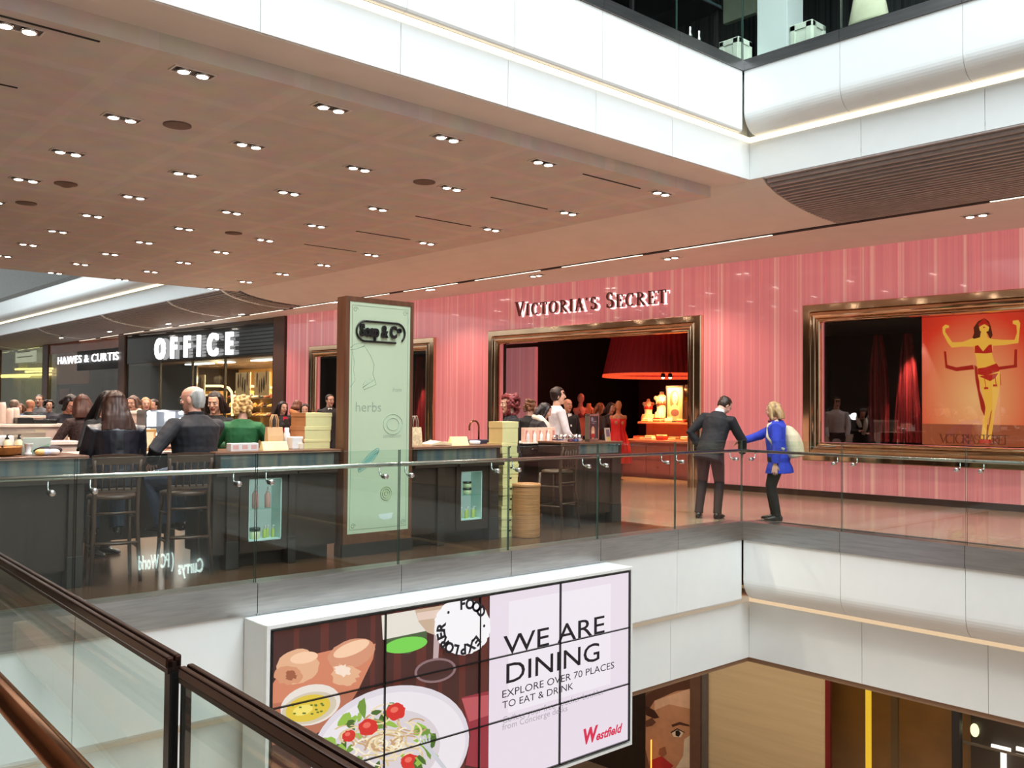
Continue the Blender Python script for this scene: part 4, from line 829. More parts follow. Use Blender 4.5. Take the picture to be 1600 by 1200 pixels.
t = thing('display_table', 'dark display table with a grey edge upstairs behind the glass', 'table', (-9.2, 11.2, 6.34)); a_ = at_x(1055, 14, -9.2)
b = MB(); hT = a_.z-6.34; b.box((-.55, -1.1, hT), (.5, 1.1, hT+.05), mat('table_dark_glass', S(60, 78, 78), .2)); b.box((-.57, -1.12, hT-.02), (.52, 1.12, hT), blackish); b.build('table_top', t)
for sx in (-.5, .42):
    for sy in (-1.05, 1.0): b = MB(); b.box((sx, sy, 0), (sx+.05, sy+.05, hT-.02), blackish); b.build('leg', t)
for k, (px, py) in enumerate(((1078, 44), (1092, 54))):
    p = at_x(px, py, -8.6); b = MB(); b.lathe([(.03, 0), (.035, .05), (.02, .10), (.03, .17), (.012, .2)], chrome, n=12); o = b.build('metal_ornament'); o.location = (p.x, p.y, 7.2)
    b = MB(); b.box((-.08, -.08, 0), (.08, .08, .86), blackish, .01); s_ = b.build('black_stand'); s_.location = (p.x, p.y, 6.34)
    tag(o, 'small shiny metal ornament upstairs below the dark table, %s' % ('upper left' if k == 0 else 'lower right'), 'ornament'); tag(s_, 'black square stand under the %s metal ornament upstairs' % ('left' if k == 0 else 'right'), 'stand')
for k in range(5):
    p = at_x(1004+11*k, 10, -9.9); b = MB(); b.tube([(p.x, p.y, 6.34), (p.x, p.y, 10.2)], .05, mat('grey_post', S(120, 130, 124), .4), 10); tag(b.build('grey_post'), 'slim grey post in the row upstairs, %s from the left' % ('first', 'second', 'third', 'fourth', 'fifth')[k], 'post', 'grey posts upstairs')
p, q = at_y(1130, 20, 13.6), at_y(1180, 20, 13.6); b = MB(); b.box((p.x, 13.6, p.z-.2), (q.x, 13.7, 10.2), mat('pale_upper_panel', S(176, 186, 160), .5)); tag(b.build('pale_screen'), 'pale greenish panel left of the white column upstairs', 'panel')
# cream tote bag by the glass upstairs
p = at_y(1357, 25, 11.28); t = thing('tote_bag', 'cream tote bag standing upstairs behind the right glass', 'bag', (p.x, 11.28, 6.52))
b = MB(); bagc = mat('cream_leather', S(236, 226, 196), .5); b.loft([((0, 0, 0), (.24, 0, 0), (0, .11, 0)), ((0, 0, .05), (.27, 0, 0), (0, .12, 0)), ((0, 0, .36), (.21, 0, 0), (0, .07, 0)), ((0, 0, .46), (.19, 0, 0), (0, .03, 0))], bagc, 20); b.build('body', t)
for s in (-1, 1): b = MB(); b.tube([(-.09, s*.03, .42), (-.08, s*.05, .6), (0, s*.055, .68), (.08, s*.05, .6), (.09, s*.03, .42)], .014, bagc, 8); b.build('strap', t)
b = MB(); b.box((-.4, -.16, 0), (.4, .3, .178), blackish, .01); o = b.build('black_plinth'); o.location = (p.x, 11.28, 6.341); tag(o, 'low black plinth under the cream tote bag upstairs', 'plinth')
# ================================================================== the soap kiosk on the bridge
woodk = mat('dark_oak', S(50, 37, 29), .45, vary=.22, vscale=5, stretch=(6, 6, .5))
woodt = mat('oak_top', S(112, 76, 56), .3, vary=.2, vscale=5, stretch=(4, .4, 1))
plin = mat('dark_base', S(44, 40, 38), .5)
mint = mat('mint_glass', S(198, 212, 182), .10, coat=.6, vary=.03, vscale=1.2)
vitr = ramp_mat('vitrine_glass', 1, [(.30, S(70, 78, 76)), (.42, S(116, 118, 110)), (.52, S(74, 92, 98)), (.6, S(128, 122, 110)), (.75, S(84, 110, 104))], 3.2, rough=.08, coat=.6, detail=1)
displ = emis('display_glow', S(178, 206, 198), .62)
cgl = glass('shelf_glass', (.8, .95, .92), .08)
def cabinet(label, y0, y1, xf, xb, posts, display=None, ledges=(), splits=(), top=1.105):
    t = thing('counter_cabinet', label, 'cabinet', (xf, (y0+y1)/2, 0)); o = Vector(t.location); tl = Matrix.Translation(-o)
    b = MB(tl); b.box((xb, y0-.015, top-.03), (xf+.02, y1+.015, top), woodt, .006); b.build('worktop', t)
    b = MB(tl); b.box((xb, y0, .93), (xf, y0+.05, top-.03), woodk); b.box((xb, y1-.05, .93), (xf, y1, top-.03), woodk); b.box((xb, y0, .9), (xf+.015, y1, .945), woodk); b.box((xf-.12, y0+.05, .93), (xf-.1, y1-.05, top-.03), mat('vitrine_back', S(190, 196, 184), .5))
    for a, c, p in ledges: b.box((xb, a, .87), (xf+p, c, .925), woodk, .006)
    b.build('vitrine_frame', t)
    b = MB(tl); b.box((xf-.022, y0+.05, .947), (xf-.008, y1-.05, top-.032), vitr); b.build('vitrine_pane', t)
    b = MB(tl); edges = [y0]+list(splits)+[y1]
    for a, c in zip(edges, edges[1:]):
        a += .003; c -= .003
        if display and a < display[0] < c:
            d0, d1, e0, e1 = display
            for r in ((a, .14, d0, .9), (d1, .14, c, .9), (d0, .14, d1, e0), (d0, e1, d1, .9)): b.box((xb, r[0], r[1]), (xf-.02, r[2], r[3]), woodk)
        else: b.box((xb, a, .14), (xf-.04, c, .9), woodk)
    b.build('body', t)
    b = MB(tl); b.box((xb+.05, y0+.04, 0), (xf-.14, y1-.04, .14), plin); b.build('base', t)
    for a, c in posts:
        b = MB(tl); b.box((xf-.12, a, 0), (xf, c, .9), woodk, .005); pb = b.build('post', t)
        b = MB(tl); b.box((xf-.122, a-.003, 0), (xf+.004, c+.003, .26), plin, .004); b.build('post_foot', pb)
    if display:
        d0, d1, e0, e1 = display
        b = MB(tl); xi = xf-.22
        b.box((xi-.01, d0, e0), (xi, d1, e1), displ); b.box((xi, d0, e0), (xf-.03, d0+.012, e1), mat('display_side', S(196, 226, 220), .3)); b.box((xi, d1-.012, e0), (xf-.03, d1, e1), MATS['display_side']); b.box((xi, d0, e0), (xf-.03, d1, e0+.012), MATS['display_side']); b.box((xi, d0, e1-.012), (xf-.03, d1, e1), MATS['display_side'])
        b.build('lit_niche', t)
        b = MB(tl); zs = e0+(e1-e0)*.5; b.box((xi, d0+.012, zs), (xf-.04, d1-.012, zs+.008), cgl); b.build('glass_shelf', t)
    return t
XF, XB = -8.25, -8.92
cabinet('dark oak kiosk counter at the left edge with a glass fronted top', 0.6, 2.60, XF, XB, [(2.46, 2.58), (.7, .82)], None, ((.6, 2.64, .03),))
cabinet('dark oak kiosk cabinet left of the green sign with a lit product niche', 3.74, 5.06, XF, XB, [(3.86, 3.98), (4.50, 4.58)], (4.09, 4.44, .24, .84), ((3.74, 4.58, .03), (4.60, 5.05, .01)), (4.0, 4.55))
cabinet('dark oak kiosk cabinet right of the green sign with a small lit niche', 6.0, 7.26, XF, XB, [(7.1, 7.24), (6.34, 6.44)], (6.69, 7.01, .25, .81), ((6.62, 7.29, .05), (6.02, 6.61, .01)), (6.46, 6.62))
cabinet('dark oak end cabinet of the kiosk behind the empty bar stool', 8.74, 9.68, -8.48, -9.15, [(9.5, 9.68), (8.74, 8.88)], None, ((8.74, 9.70, .015),), (9.05, 9.28))
def table(label, y0, y1, x0, x1, z, light=True):
    t = thing('counter_table', label, 'table', (x0, (y0+y1)/2, 0)); tl = Matrix.Translation(-Vector(t.location))
    b = MB(tl); b.box((x0, y0, z-.02), (x1, y1, z), mat('pale_worktop', S(232, 214, 196), .3) if light else woodt, .006); b.build('worktop', t)
    b = MB(tl); b.box((x0+.03, y0, z-.16), (x1-.03, y1, z-.021), woodk); dr = b.build('drawer_front', t)
    for k in range(max(1, int((y1-y0)/.45))):
        m = MB(tl); yy = y0+.225+.45*k; m.tube([(x1-.03, yy-.05, z-.09), (x1-.005, yy-.05, z-.09), (x1-.005, yy+.05, z-.09), (x1-.03, yy+.05, z-.09)], .005, bronze, 6); m.build('handle', dr)
    b = MB(tl); b.box((x0+.03, y0, .2), (x0+.08, y1, z-.16), woodk); b.build('back_panel', t)
    for yy in (y0+.0, y1-.08): b = MB(tl); b.box((x1-.14, yy, 0), (x1-.06, yy+.08, z-.16), woodk); b.build('leg', t)
    return t
table('pale topped low counter between the kiosk cabinets where customers sit', 2.62, 3.72, -9.55, -9.05, 1.08)
table('pale topped counter carrying pink boxes left of the kiosk end cabinet', 8.5, 9.45, -9.8, -9.2, 1.08)
# ------------------------------------------------------------------ tall sign
yA, yB, xs = 5.09, 5.945, -8.2
t = thing('sign_tower', 'tall mint green kiosk sign in a dark wooden frame', 'sign', (xs, (yA+yB)/2, 0)); tl = Matrix.Translation(-Vector(t.location))
fw = mat('sign_frame_wood', S(104, 66, 46), .35, vary=.25, vscale=4, stretch=(5, 5, .4))
b = MB(tl); b.box((xs-.17, yA, .0), (xs-.02, yB, 2.68), fw, .004)
for r in ((yA, .0, yA+.05, 2.68), (yB-.04, 0, yB, 2.68), (yA+.05, 2.63, yB-.04, 2.68), (yA+.05, 0, yB-.04, .23)): b.box((xs-.02, r[0], r[1]), (xs, r[2], r[3]), fw)
b.build('frame', t)
b = MB(tl); b.box((xs-.03, yA-.01, 0), (xs+.006, yB+.01, .13), plin); b.build('kick_plate', t)
b = MB(tl); b.box((xs-.02, yA+.05, .23), (xs-.006, yB-.04, 2.63), mint); gp = b.build('mint_panel', t)
g0, g1 = yA+.05, yB-.04; inkg = mat('sign_line', S(112, 140, 118), .5); inkl = mat('sign_line_pale', S(160, 190, 164), .5); inkt = mat('sign_line_teal', S(124, 176, 164), .5)
b = MB(tl)
for r in ((g0+.03, .27, g1-.03, .273), (g0+.03, 2.59, g1-.03, 2.593), (g0+.03, .27, g0+.033, 2.593), (g1-.033, .27, g1-.03, 2.593)): b.box((xs-.006, r[0], r[1]), (xs-.0045, r[2], r[3]), inkg)
for cy in (g0+.07, g1-.07):
    for cz in (.31, 2.55): b.tube([(xs-.005, cy+.03*math.cos(a)*(1-a/12), cz+.03*math.sin(a)*(1-a/12)) for a in [i*.6 for i in range(15)]], .002, inkg, 4)
def draw(pts, r, m): b.tube([(xs-.005, g0+(g1-g0)*u, .23+2.4*v) for u, v in pts], r, m, 4, flat=.5)
draw([(.02, .80), (.08, .815), (.22, .825), (.24, .81), (.10, .795), (.02, .79)], .003, inkl); draw([(.04, .79), (.08, .74), (.07, .70), (.10, .66), (.02, .63)], .003, inkl)
draw([(.24, .81), (.34, .77), (.40, .73), (.38, .69), (.42, .66), (.44, .645), (.24, .62), (.22, .63), (.40, .665)], .003, inkl); draw([(.22, .64), (.26, .66), (.30, .645), (.34, .67), (.38, .655)], .002, inkl)
draw([(.72+.16*math.cos(a), .47+.045*math.sin(a)) for a in [i*.35 for i in range(19)]], .005, inkl); draw([(.72+.10*math.cos(a), .47+.028*math.sin(a)) for a in [i*.35 for i in range(19)]], .005, inkl)
for k in range(4): draw([(.33+(.18-.03*k)*math.cos(a)*.75+.10*math.sin(a), .315+(.045-.008*k)*math.sin(a)+.022*math.cos(a)) for a in [i*.35 for i in range(19)]], .005, inkt)
for k in range(3): draw([(.62+(.09-.03*k)*math.cos(a), .165+(.03-.01*k)*math.sin(a)) for a in [i*.4 for i in range(17)]], .006, mat('sign_line_gold', S(160, 168, 110), .5))
b.poly([(xs-.0045, g0+(g1-g0)*u, .23+2.4*v) for u, v in ((.5, .075), (.74, .079), (.72, .055), (.66, .05), (.58, .05), (.52, .058))], mat('sign_white', S(226, 238, 232), .4))
b.build('printed_drawings', gp)
b = MB()
def stext(s, u, v, h, m, shear=0, off=0.0, ex=0.0, x=xs-.0045):
    g = text_geo(s, h/.72, ex, off, shear); put_text(b, g, tl @ Matrix(((0, 0, 1, x), (1, 0, 0, g0+(g1-g0)*u), (0, 1, 0, .23+2.4*v), (0, 0, 0, 1))), m)
for a_ in (('herbs', .10, .525, .105, mat('sign_grey_text', S(158, 172, 150), .5)), ('from', .70, .615, .045, MATS['sign_grey_text'], .3), ('sensation', .55, .41, .045, MATS['sign_grey_text'], .35)):
    b = MB(); stext(*a_); b.build('printed_word', gp)
b = MB(); lz = 2.33; blk = mat('logo_black', S(24, 22, 22), .35)
g = text_geo('Soap & C', .17, .012, .0075); k = .60*(g1-g0)/max(v.x for v in g[0]); put_text(b, g, tl @ Matrix(((0, 0, 1, xs+.012), (k, 0, 0, g0+.15*(g1-g0)), (0, 1.0, 0, lz-.05), (0, 0, 0, 1))), blk)
g = text_geo('o', .10, .012, .004); put_text(b, g, tl @ Matrix(((0, 0, 1, xs+.012), (1, 0, 0, g0+.76*(g1-g0)), (0, 1, 0, lz+.005), (0, 0, 0, 1))), blk); b.box((xs, g0+.765*(g1-g0)+0, lz-.018), (xs+.02, g0+.83*(g1-g0), lz-.008), blk) if False else None
b2 = [(g0+.22*(g1-g0)+.0, 0)]
cyl, cyr, R = g0+.24*(g1-g0), g0+.76*(g1-g0), .105
pts = [(cyr+R*math.cos(a), lz+R*math.sin(a)) for a in [(-PI*.28)+i*(PI*.78)/10 for i in range(11)]]+[(cyl+R*math.cos(a), lz+R*math.sin(a)) for a in [PI/2+PI*i/12 for i in range(13)]]+[(cyr-.01, lz-R)]
b.tube([tl @ Vector((xs+.006, y, z)) for y, z in pts], .011, blk, 6); b.build('raised_logo', gp)
# ------------------------------------------------------------------ bar stools
sw = mat('stool_wood', S(74, 51, 37), .42, vary=.2, vscale=6)
def stool(label):
    t = thing('bar_stool', label, 'bar stool', (0, 0, 0), 0, None)     # back towards +x
    b = MB(); b.loft([((0, 0, .715), (.19, 0, 0), (0, .205, 0)), ((0, 0, .72), (.20, 0, 0), (0, .215, 0)), ((0, 0, .745), (.20, 0, 0), (0, .215, 0)), ((-.005, 0, .757), (.17, 0, 0), (0, .185, 0))], sw, 24); b.build('seat', t)
    for sx, sy in ((-1, -1), (-1, 1)):
        b = MB(); b.tube([(sx*.15, sy*.16, .72), (sx*.185, sy*.19, 0)], [.019, .016], sw, 8); b.build('leg', t)
    for sy in (-1, 1):
        b = MB(); b.tube([(.215, sy*.20, 0), (.17, sy*.175, .5), (.165, sy*.175, .74), (.19, sy*.18, .95), (.215, sy*.185, 1.06)], [.017, .019, .02, .018, .016], sw, 8); b.build('leg', t)
    b = MB(); n = 9; rows = []
    for i in range(n):
        u = -1+2*i/(n-1); bow = .02*(1-u*u); z1 = 1.10+.012*(1-u*u)
        rows.append([Vector((.20+bow+dx, .205*u, z)) for dx, z in ((.012, 1.02), (.018, z1), (-.006, z1), (-.012, 1.02))])
    b.rings(rows, sw, True, False); b.build('top_rail', t)
    for i in range(5):
        y = -.12+.06*i; b = MB(); b.tube([(.178, y, .80), (.20, y, .92), (.218, y, 1.03)], .013, sw, 6, flat=.6); b.build('slat', t)
    b = MB(); b.box((.158, -.175, .775), (.182, .175, .815), sw, .005); b.build('lower_rail', t)
    for z, sx0, sx1, ya in ((.30, -.173, .19, .18), (.55, -.157, .168, .172)):
        for sy in (-1, 1): b = MB(); b.tube([(sx0, sy*ya, z), (sx1, sy*ya, z)], .011, sw, 8); b.build('stretcher', t)
    for x, z in ((-.172, .30), (.19, .34), (.168, .6)):
        b = MB(); b.tube([(x, -.175, z), (x+.03*(1 if x > 0 else 0), 0, z), (x, .175, z)], .012, sw, 8); b.build('stretcher', t)
    return t
st0 = stool('bar stool with slatted back under the woman in the leather jacket')
st0.location = (-8.43, 2.88, 0); st0.rotation_euler = (0, 0, -.16)
dup(st0, (-8.42, 3.52, 0), -.15, 'bar stool with slatted back under the balding man')
dup(st0, (-8.5, 8.46, 0), .2, 'empty slatted bar stool in front of the pink boxes')
# ------------------------------------------------------------------ boxes, drum, bags and the rest
cream_box = mat('pale_box_card', S(226, 216, 156), .55, vary=.04); kraft = mat('kraft_brown_card', S(178, 118, 72), .6, vary=.06)
def gift_box(label, loc, sx, sy, h, rz=0, group=None, notch=False):
    t = thing('gift_box', label, 'box', loc, rz, group); side_ = mat('stack_side', S(200, 174, 116), .6) if group else kraft
    b = MB(); b.box((-sx/2, -sy/2, 0), (sx/2, sy/2, h*.72), cream_box, .003); b.box((-sx/2+.001, -sy/2-.001, 0), (sx/2-.002, -sy/2+.004, h*.72), side_); b.build('tray', t)
    b = MB(); b.box((-sx/2-.004, -sy/2-.004, h*.70), (sx/2+.004, sy/2+.004, h), cream_box, .003); b.box((-sx/2, -sy/2-.005, h*.7), (sx/2, -sy/2-.003, h), side_); b.build('lid', t)
    if notch: b = MB(); b.poly([(sx/2+.0055, .02*math.cos(a), h*.7+.018*math.sin(a)-.002) for a in [PI+PI*i/8 for i in range(9)]], blackm); b.build('thumb_notch', t)
    return t
ZT = 1.105
for k, (h, dy, nm) in enumerate(((.10, 0, 'bottom'), (.13, .006, 'middle'), (.14, .015, 'topmost'))):
    z = ZT+(0, .10, .23)[k]; gift_box('pale gift box with brown side, %s of three beside the green sign' % nm, (-8.56, 4.90+dy, z), .30, .30, h, .0)
hs = [.125]*9; z = 0; nms = ('lowest', 'second lowest', 'third from the floor', 'fourth from the floor', 'fifth from the floor', 'sixth from the floor', 'seventh from the floor', 'eighth from the floor', 'second from the top')
random.seed(3)
for k, h in enumerate(hs):
    gift_box('yellow gift box in the floor stack beside the drum, %s' % nms[k], (-8.42+random.uniform(-.012, .012), 7.46+random.uniform(-.015, .015), z), .26, .25, h-.001, random.uniform(-.05, .05), 'stack of yellow boxes', True); z += h
t = gift_box('taller yellow box topping the floor stack beside the red haired woman', (-8.42, 7.46, z), .25, .25, .255, 0, 'stack of yellow boxes')
t = thing('woven_drum', 'round woven tan basket drum standing on the floor behind the glass', 'basket', (-8.2, 7.64, 0))
wv = mat('woven_tan', S(184, 128, 82), .5, vary=.4, vscale=6, stretch=(.6, .6, 26)); b = MB()
b.lathe([(.165, 0), (.168, .01)]+[(.168+.002*(-1)**i, .01+.03*i) for i in range(1, 20)]+[(.168, .60)], wv, n=36); b.build('body', t)
b = MB(); b.lathe([(.172, .60), (.176, .605), (.176, .63), (.165, .64), (.02, .642)], wv, n=36); b.build('lid', t)
def paper_bag(label, loc, w_, d, h, rz, m, hm):
    t = thing('paper_bag', label, 'bag', loc, rz); b = MB()
    b.rings([[Vector((x, y, z)) for x, y in ((-d/2*k, -w_/2), (d/2*k, -w_/2), (d/2*k, w_/2), (-d/2*k, w_/2))] for z, k in ((0, 1), (h*.6, .8), (h, .45))], m, True, False); b.build('body', t)
    for s in (-1, 1): b = MB(); b.tube([(s*d*.18, -w_*.22, h-.01), (s*d*.2, -w_*.22, h+.07), (s*d*.2, -w_*.1, h+.125), (s*d*.2, w_*.1, h+.125), (s*d*.2, w_*.22, h+.07), (s*d*.18, w_*.22, h-.01)], .006, hm, 8); b.build('handle', t)
    return t
Yx = lambda px, py=695, X=-8.55: at_x(px, py, X).y
paper_bag('tan paper bag with rope handles on the counter left of the gift boxes', (-8.62, Yx(433), ZT), .17, .09, .22, 0, mat('tan_paper', S(206, 170, 128), .6), mat('rope_tan', S(206, 160, 110), .6))
paper_bag('speckled cream paper bag just right of the green sign', (-8.6, Yx(652), ZT), .15, .09, .21, 0, mat('speckled_paper', S(206, 186, 150), .6, vary=.3, vscale=40), mat('cord_grey', S(150, 136, 120), .6))
def tent_card(label, loc, w_, h, rz):
    b = MB(); b.prism([(-.05, 0), (.05, 0), (.004, h), (-.004, h)], 1, -w_/2, w_/2, mat('tent_card_yellow', S(240, 226, 164), .5)); o = b.build('tent_card'); o.location = loc; o.rotation_euler = (0, 0, rz); return tag(o, label, 'card')
tent_card('pale yellow tent card on the counter in front of the tan paper bag', (-8.42, Yx(428, 700, -8.42), ZT), .27, .085, 0); tent_card('pale yellow tent card on the right counter beside the copper tap', (-8.45, Yx(716, 690, -8.45), ZT), .25, .10, 0)
b = MB(); wp = mat('white_plastic', (.82, .80, .78), .35, vary=.02); b.box((-.06, -.075, 0), (.06, .075, .125), wp, .008); o = b.build('white_carton'); o.location = (-8.5, Yx(459), ZT); tag(o, 'white square carton on the counter right of the yellow tent card', 'carton')
b = MB(); b.lathe([(.03, 0), (.033, .01), (.033, .15), (.024, .17), (.024, .21), (.02, .215)], wp, n=16); o = b.build('white_bottle'); o.location = (-8.62, Yx(448, 690, -8.62), ZT); tag(o, 'slim white bottle standing behind the white carton', 'bottle')
for k, (px, s) in enumerate(((470, .05), (475, .035), (480, .045))): b = MB(); b.box((-s/2, -s/2, 0), (s/2, s/2, s*1.2), mat('small_cream', S(232, 220, 200), .5), .005); o = b.build('small_jar'); o.location = (-8.44, Yx(px, 700, -8.44), ZT); tag(o, 'tiny cream pot beside the white carton, %s of three' % ('left', 'middle', 'right')[k], 'pot')
b = MB(Matrix.Rotation(-.5, 4, 'X')); b.box((-.08, 0, 0.0), (.08, .03, .2), kraft, .003); b.box((-.07, -.004, .02), (.07, .001, .18), wp); o = b.build('leaning_box'); o.location = (-8.66, Yx(474, 690, -8.66), ZT+.016); tag(o, 'open brown box leaning beside the stacked gift boxes', 'box')
pk = mat('pink_carton', S(224, 176, 170), .5)
for k in range(3): b = MB(); b.box((-.05, -.05, 0), (.05, .05, .075), mat('white_carton', (.8, .76, .74), .5), .004); b.box((.049, -.028, .018), (.0515, .028, .058), pk); o = b.build('soap_carton'); o.location = (-8.36, Yx(365+14*k, 697, -8.36), ZT); tag(o, 'small white soap carton in front of the woman in green, %s of three' % ('left', 'middle', 'right')[k], 'carton')
# right counter
b = MB(); pp = mat('folded_paper', S(226, 204, 168), .6)
b.add([(-.1, -.17, 0), (.1, -.17, 0), (.1, -.02, .02), (-.1, -.02, .03), (.1, .14, .0), (-.1, .14, .01), (-.1, -.17, .02), (.1, -.17, .02), (.1, -.02, .05), (-.1, -.02, .06), (.1, .14, .025), (-.1, .14, .03)], [(6, 7, 8, 9), (9, 8, 10, 11), (0, 3, 2, 1), (3, 5, 4, 2), (0, 1, 7, 6), (4, 5, 11, 10), (1, 2, 8, 7), (2, 4, 10, 8), (3, 0, 6, 9), (5, 3, 9, 11)], pp); o = b.build('folded_paper'); o.location = (-8.5, Yx(683, 690, -8.5), ZT); tag(o, 'loosely folded cream paper bags lying beside the speckled bag', 'paper')
b = MB(); b.box((-.09, -.14, 0), (.09, .14, .03), mat('stack_paper', S(200, 170, 140), .6)); o = b.build('paper_stack'); o.location = (-8.72, Yx(686, 690, -8.72), ZT); tag(o, 'low stack of paper under the folded bags on the right counter', 'paper')
t = thing('copper_tap', 'curved copper tap above the sink on the right kiosk counter', 'tap', (-8.78, Yx(748, 690, -8.78), ZT)); cop = mat('copper_tap_metal', S(150, 92, 60), .22, metal=1)
b = MB(); b.tube([(0, 0, 0), (0, 0, .2)]+[(0, -.075+.075*math.cos(a), .2+.08*math.sin(a)) for a in [PI*i/10 for i in range(1, 11)]]+[(0, -.15, .16)], .011, cop, 10); b.build('spout', t); b = MB(); b.lathe([(.022, 0), (.022, .015), (.014, .03)], cop, n=12); b.build('tap_base', t)
b = MB(); b.box((-.07, -.15, .0), (.07, .15, .05), mat('navy_tray', S(44, 44, 74), .4), .006); o = b.build('navy_box'); o.location = (-8.68, Yx(748, 690, -8.68), ZT); tag(o, 'dark navy box beside the copper tap', 'box')
b = MB(); b.lathe([(.05, 0), (.062, .01), (.066, .045), (.06, .047), (.05, .015), (.01, .012)], wp, n=20); o = b.build('white_bowl'); o.location = (-8.45, Yx(742, 690, -8.45), ZT); tag(o, 'small white bowl in front of the navy box', 'bowl')
# niche products
def bottle(label, loc, r, h, m, capm_, group=None):
    t = thing('soap_bottle', label, 'bottle', loc, 0, group); b = MB(); b.lathe([(r*.9, 0), (r, .006), (r, h*.62), (r*.5, h*.72), (r*.42, h*.76)], m, n=16); b.build('body', t)
    b = MB(); b.lathe([(r*.5, h*.76), (r*.55, h*.80), (r*.2, h*.86), (r*.2, h)], capm_, n=12); b.box((0, -.008, h*.95), (r*1.1, .008, h), capm_); b.build('pump_cap', t); return t
pinkl = mat('pink_label', S(206, 160, 150), .4); limeg = mat('lime_soap', S(170, 190, 96), .4)
bottle('pump bottle with pink label in the left lit niche, left one', (-8.36, 4.20, .549), .032, .22, pinkl, wp); bottle('pump bottle with pink label in the left lit niche, right one', (-8.36, 4.33, .549), .03, .2, pinkl, wp)
def jar(label, loc, r, h, m, g=None):
    t = thing('cream_jar', label, 'jar', loc, 0, g); b = MB(); b.lathe([(r*.95, 0), (r, .008), (r, h*.7)], m, n=18); b.build('body', t); b = MB(); b.lathe([(r*1.05, h*.7), (r*1.05, h*.97), (r*.95, h)], mat('jar_lid', S(70, 84, 80), .25, metal=.6), n=18); b.build('lid', t); return t
jar('cream jar at the bottom of the left lit niche under a dark lid', (-8.36, 4.20, .252), .05, .11, mat('pale_green_cream', S(190, 206, 160), .3))
for k in range(3): bottle('small green bottle in the bottom right of the left lit niche', (-8.36-.03*(k % 2), 4.30+.045*k, .252), .018, .12, limeg, wp, 'small bottles in the left niche')
jar('cream jar in the right lit niche, upper of the stacked pair', (-8.36, 6.85, .539+.075), .05, .074, MATS['pale_green_cream']); jar('cream jar in the right lit niche, lower of the stacked pair', (-8.36, 6.85, .539), .05, .074, MATS['pale_green_cream'])
for k in range(6): bottle('small lime soap bottle on the bottom of the right lit niche', (-8.35-.04*(k % 2), 6.73+.05*k, .262), .02, .13, limeg, wp, 'lime bottles in the right niche')
# pink boxes and bottles left of the end cabinet
for k in range(5):
    y = Yx(820+10.5*k, 690, -9.35); b = MB(); b.box((-.035, -.038, 0), (.035, .038, .20), mat('tall_pink_carton', S(240, 196, 176), .5), .004); b.box((.034, -.02, .04), (.0365, .02, .16), mat('carton_print', S(214, 140, 128), .5)); o = b.build('tall_carton'); o.location = (-9.35, y, 1.08); tag(o, 'tall pink carton in the row on the pale counter, %s from the left' % ('first', 'second', 'third', 'fourth', 'fifth')[k], 'carton', 'tall pink cartons')
for k in range(4):
    y = Yx(825+10.5*k, 692, -9.26); bottle('slim white bottle in front of the pink cartons, %s from the left' % ('first', 'second', 'third', 'fourth')[k], (-9.26, y, 1.08), .022, .17, wp, wp, 'white bottles before the pink cartons')
dome = mat('silver_dome', (.86, .84, .84), .06, metal=1, vary=.02); random.seed(11)
for k in range(12):
    px = 866+8.2*(k % 6)+random.uniform(-2, 2); X = -8.62-.17*(k//6); y = Yx(px, 688, X); b = MB(); r = .032+.008*random.random(); m_ = mat('perfume_base_%d' % (k % 3), S(*((90, 40, 60), (60, 66, 110), (170, 150, 150))[k % 3]), .2); zz = 1.105 if y > 8.72 else 1.08
    X, zz = (-9.3-.05*(k//6), 1.08) if px < 888 else (-8.62-.13*(k//6), 1.105)
    y = max(at_x(px, 688, X).y, 8.55 if px < 888 else 8.82)
    b.lathe([(r*.8, 0), (r, .008), (r, .03)], m_, n=14); b.ell((0, 0, .03+r*.9), r, dome, 10); o = b.build('round_flask'); o.location = (X, y, zz); tag(o, 'small round flask with a silver dome lid at the right end of the kiosk', 'flask', 'silver domed flasks')
# framed advert at the end of the kiosk
ad = (-8.6, Yx(925, 690, -8.6), ZT); t = thing('tabletop_poster', 'framed dark tabletop advert with a red bottle at the kiosk end', 'poster', ad, .45); W2, H2 = .23, .37
b = MB(); silv = mat('silver_frame', S(170, 156, 146), .25, metal=.9)
for r in ((-W2, 0, W2, .04), (-W2, H2-.03, W2, H2), (-W2, 0, -W2+.04, H2), (W2-.04, 0, W2, H2)): b.box((-.03, r[0], r[1]), (.03, r[2], r[3]), silv, .004)
b.build('frame', t); b = MB(); b.box((.0, -W2+.03, .03), (.018, W2-.03, H2-.02), mat('advert_dark', S(36, 32, 40), .3)); pb = b.build('print', t)
b = MB()
def e3(y, z, ry, rz, m, k): b.poly([(.0185+.0004*k, y+ry*math.cos(2*PI*i/20), z+rz*math.sin(2*PI*i/20)) for i in range(20)], m)
e3(-.02, .12, .085, .085, mat('ad_flesh', S(226, 160, 120), .5), 1); e3(-.02, .08, .10, .03, mat('ad_red', S(190, 40, 40), .5), 2); e3(-.02, .125, .04, .02, mat('ad_pale', S(240, 210, 190), .5), 3); e3(.06, .27, .10, .006, mat('ad_grey', S(150, 150, 160), .5), 1); e3(-.06, .30, .05, .03, mat('ad_grey', (0, 0, 0)), 1); e3(.0, .245, .07, .005, MATS['ad_grey'], 1)
b.build('picture_shapes', pb)
b = MB(); b.box((-.02, -.07, 0), (.0, .07, .18), mat('small_ad', S(200, 170, 150), .5)); b.box((0, -.06, .06), (.002, .05, .16), mat('small_ad_dark', S(120, 90, 100), .5)); b.box((0, -.06, .0), (.002, .06, .05), mat('small_ad_gold', S(206, 170, 100), .5)); o = b.build('small_advert'); o.location = (-8.62, Yx(951, 690, -8.62), ZT); o.rotation_euler = (0, -.1, .3); tag(o, 'small standing card right of the framed dark advert', 'card')
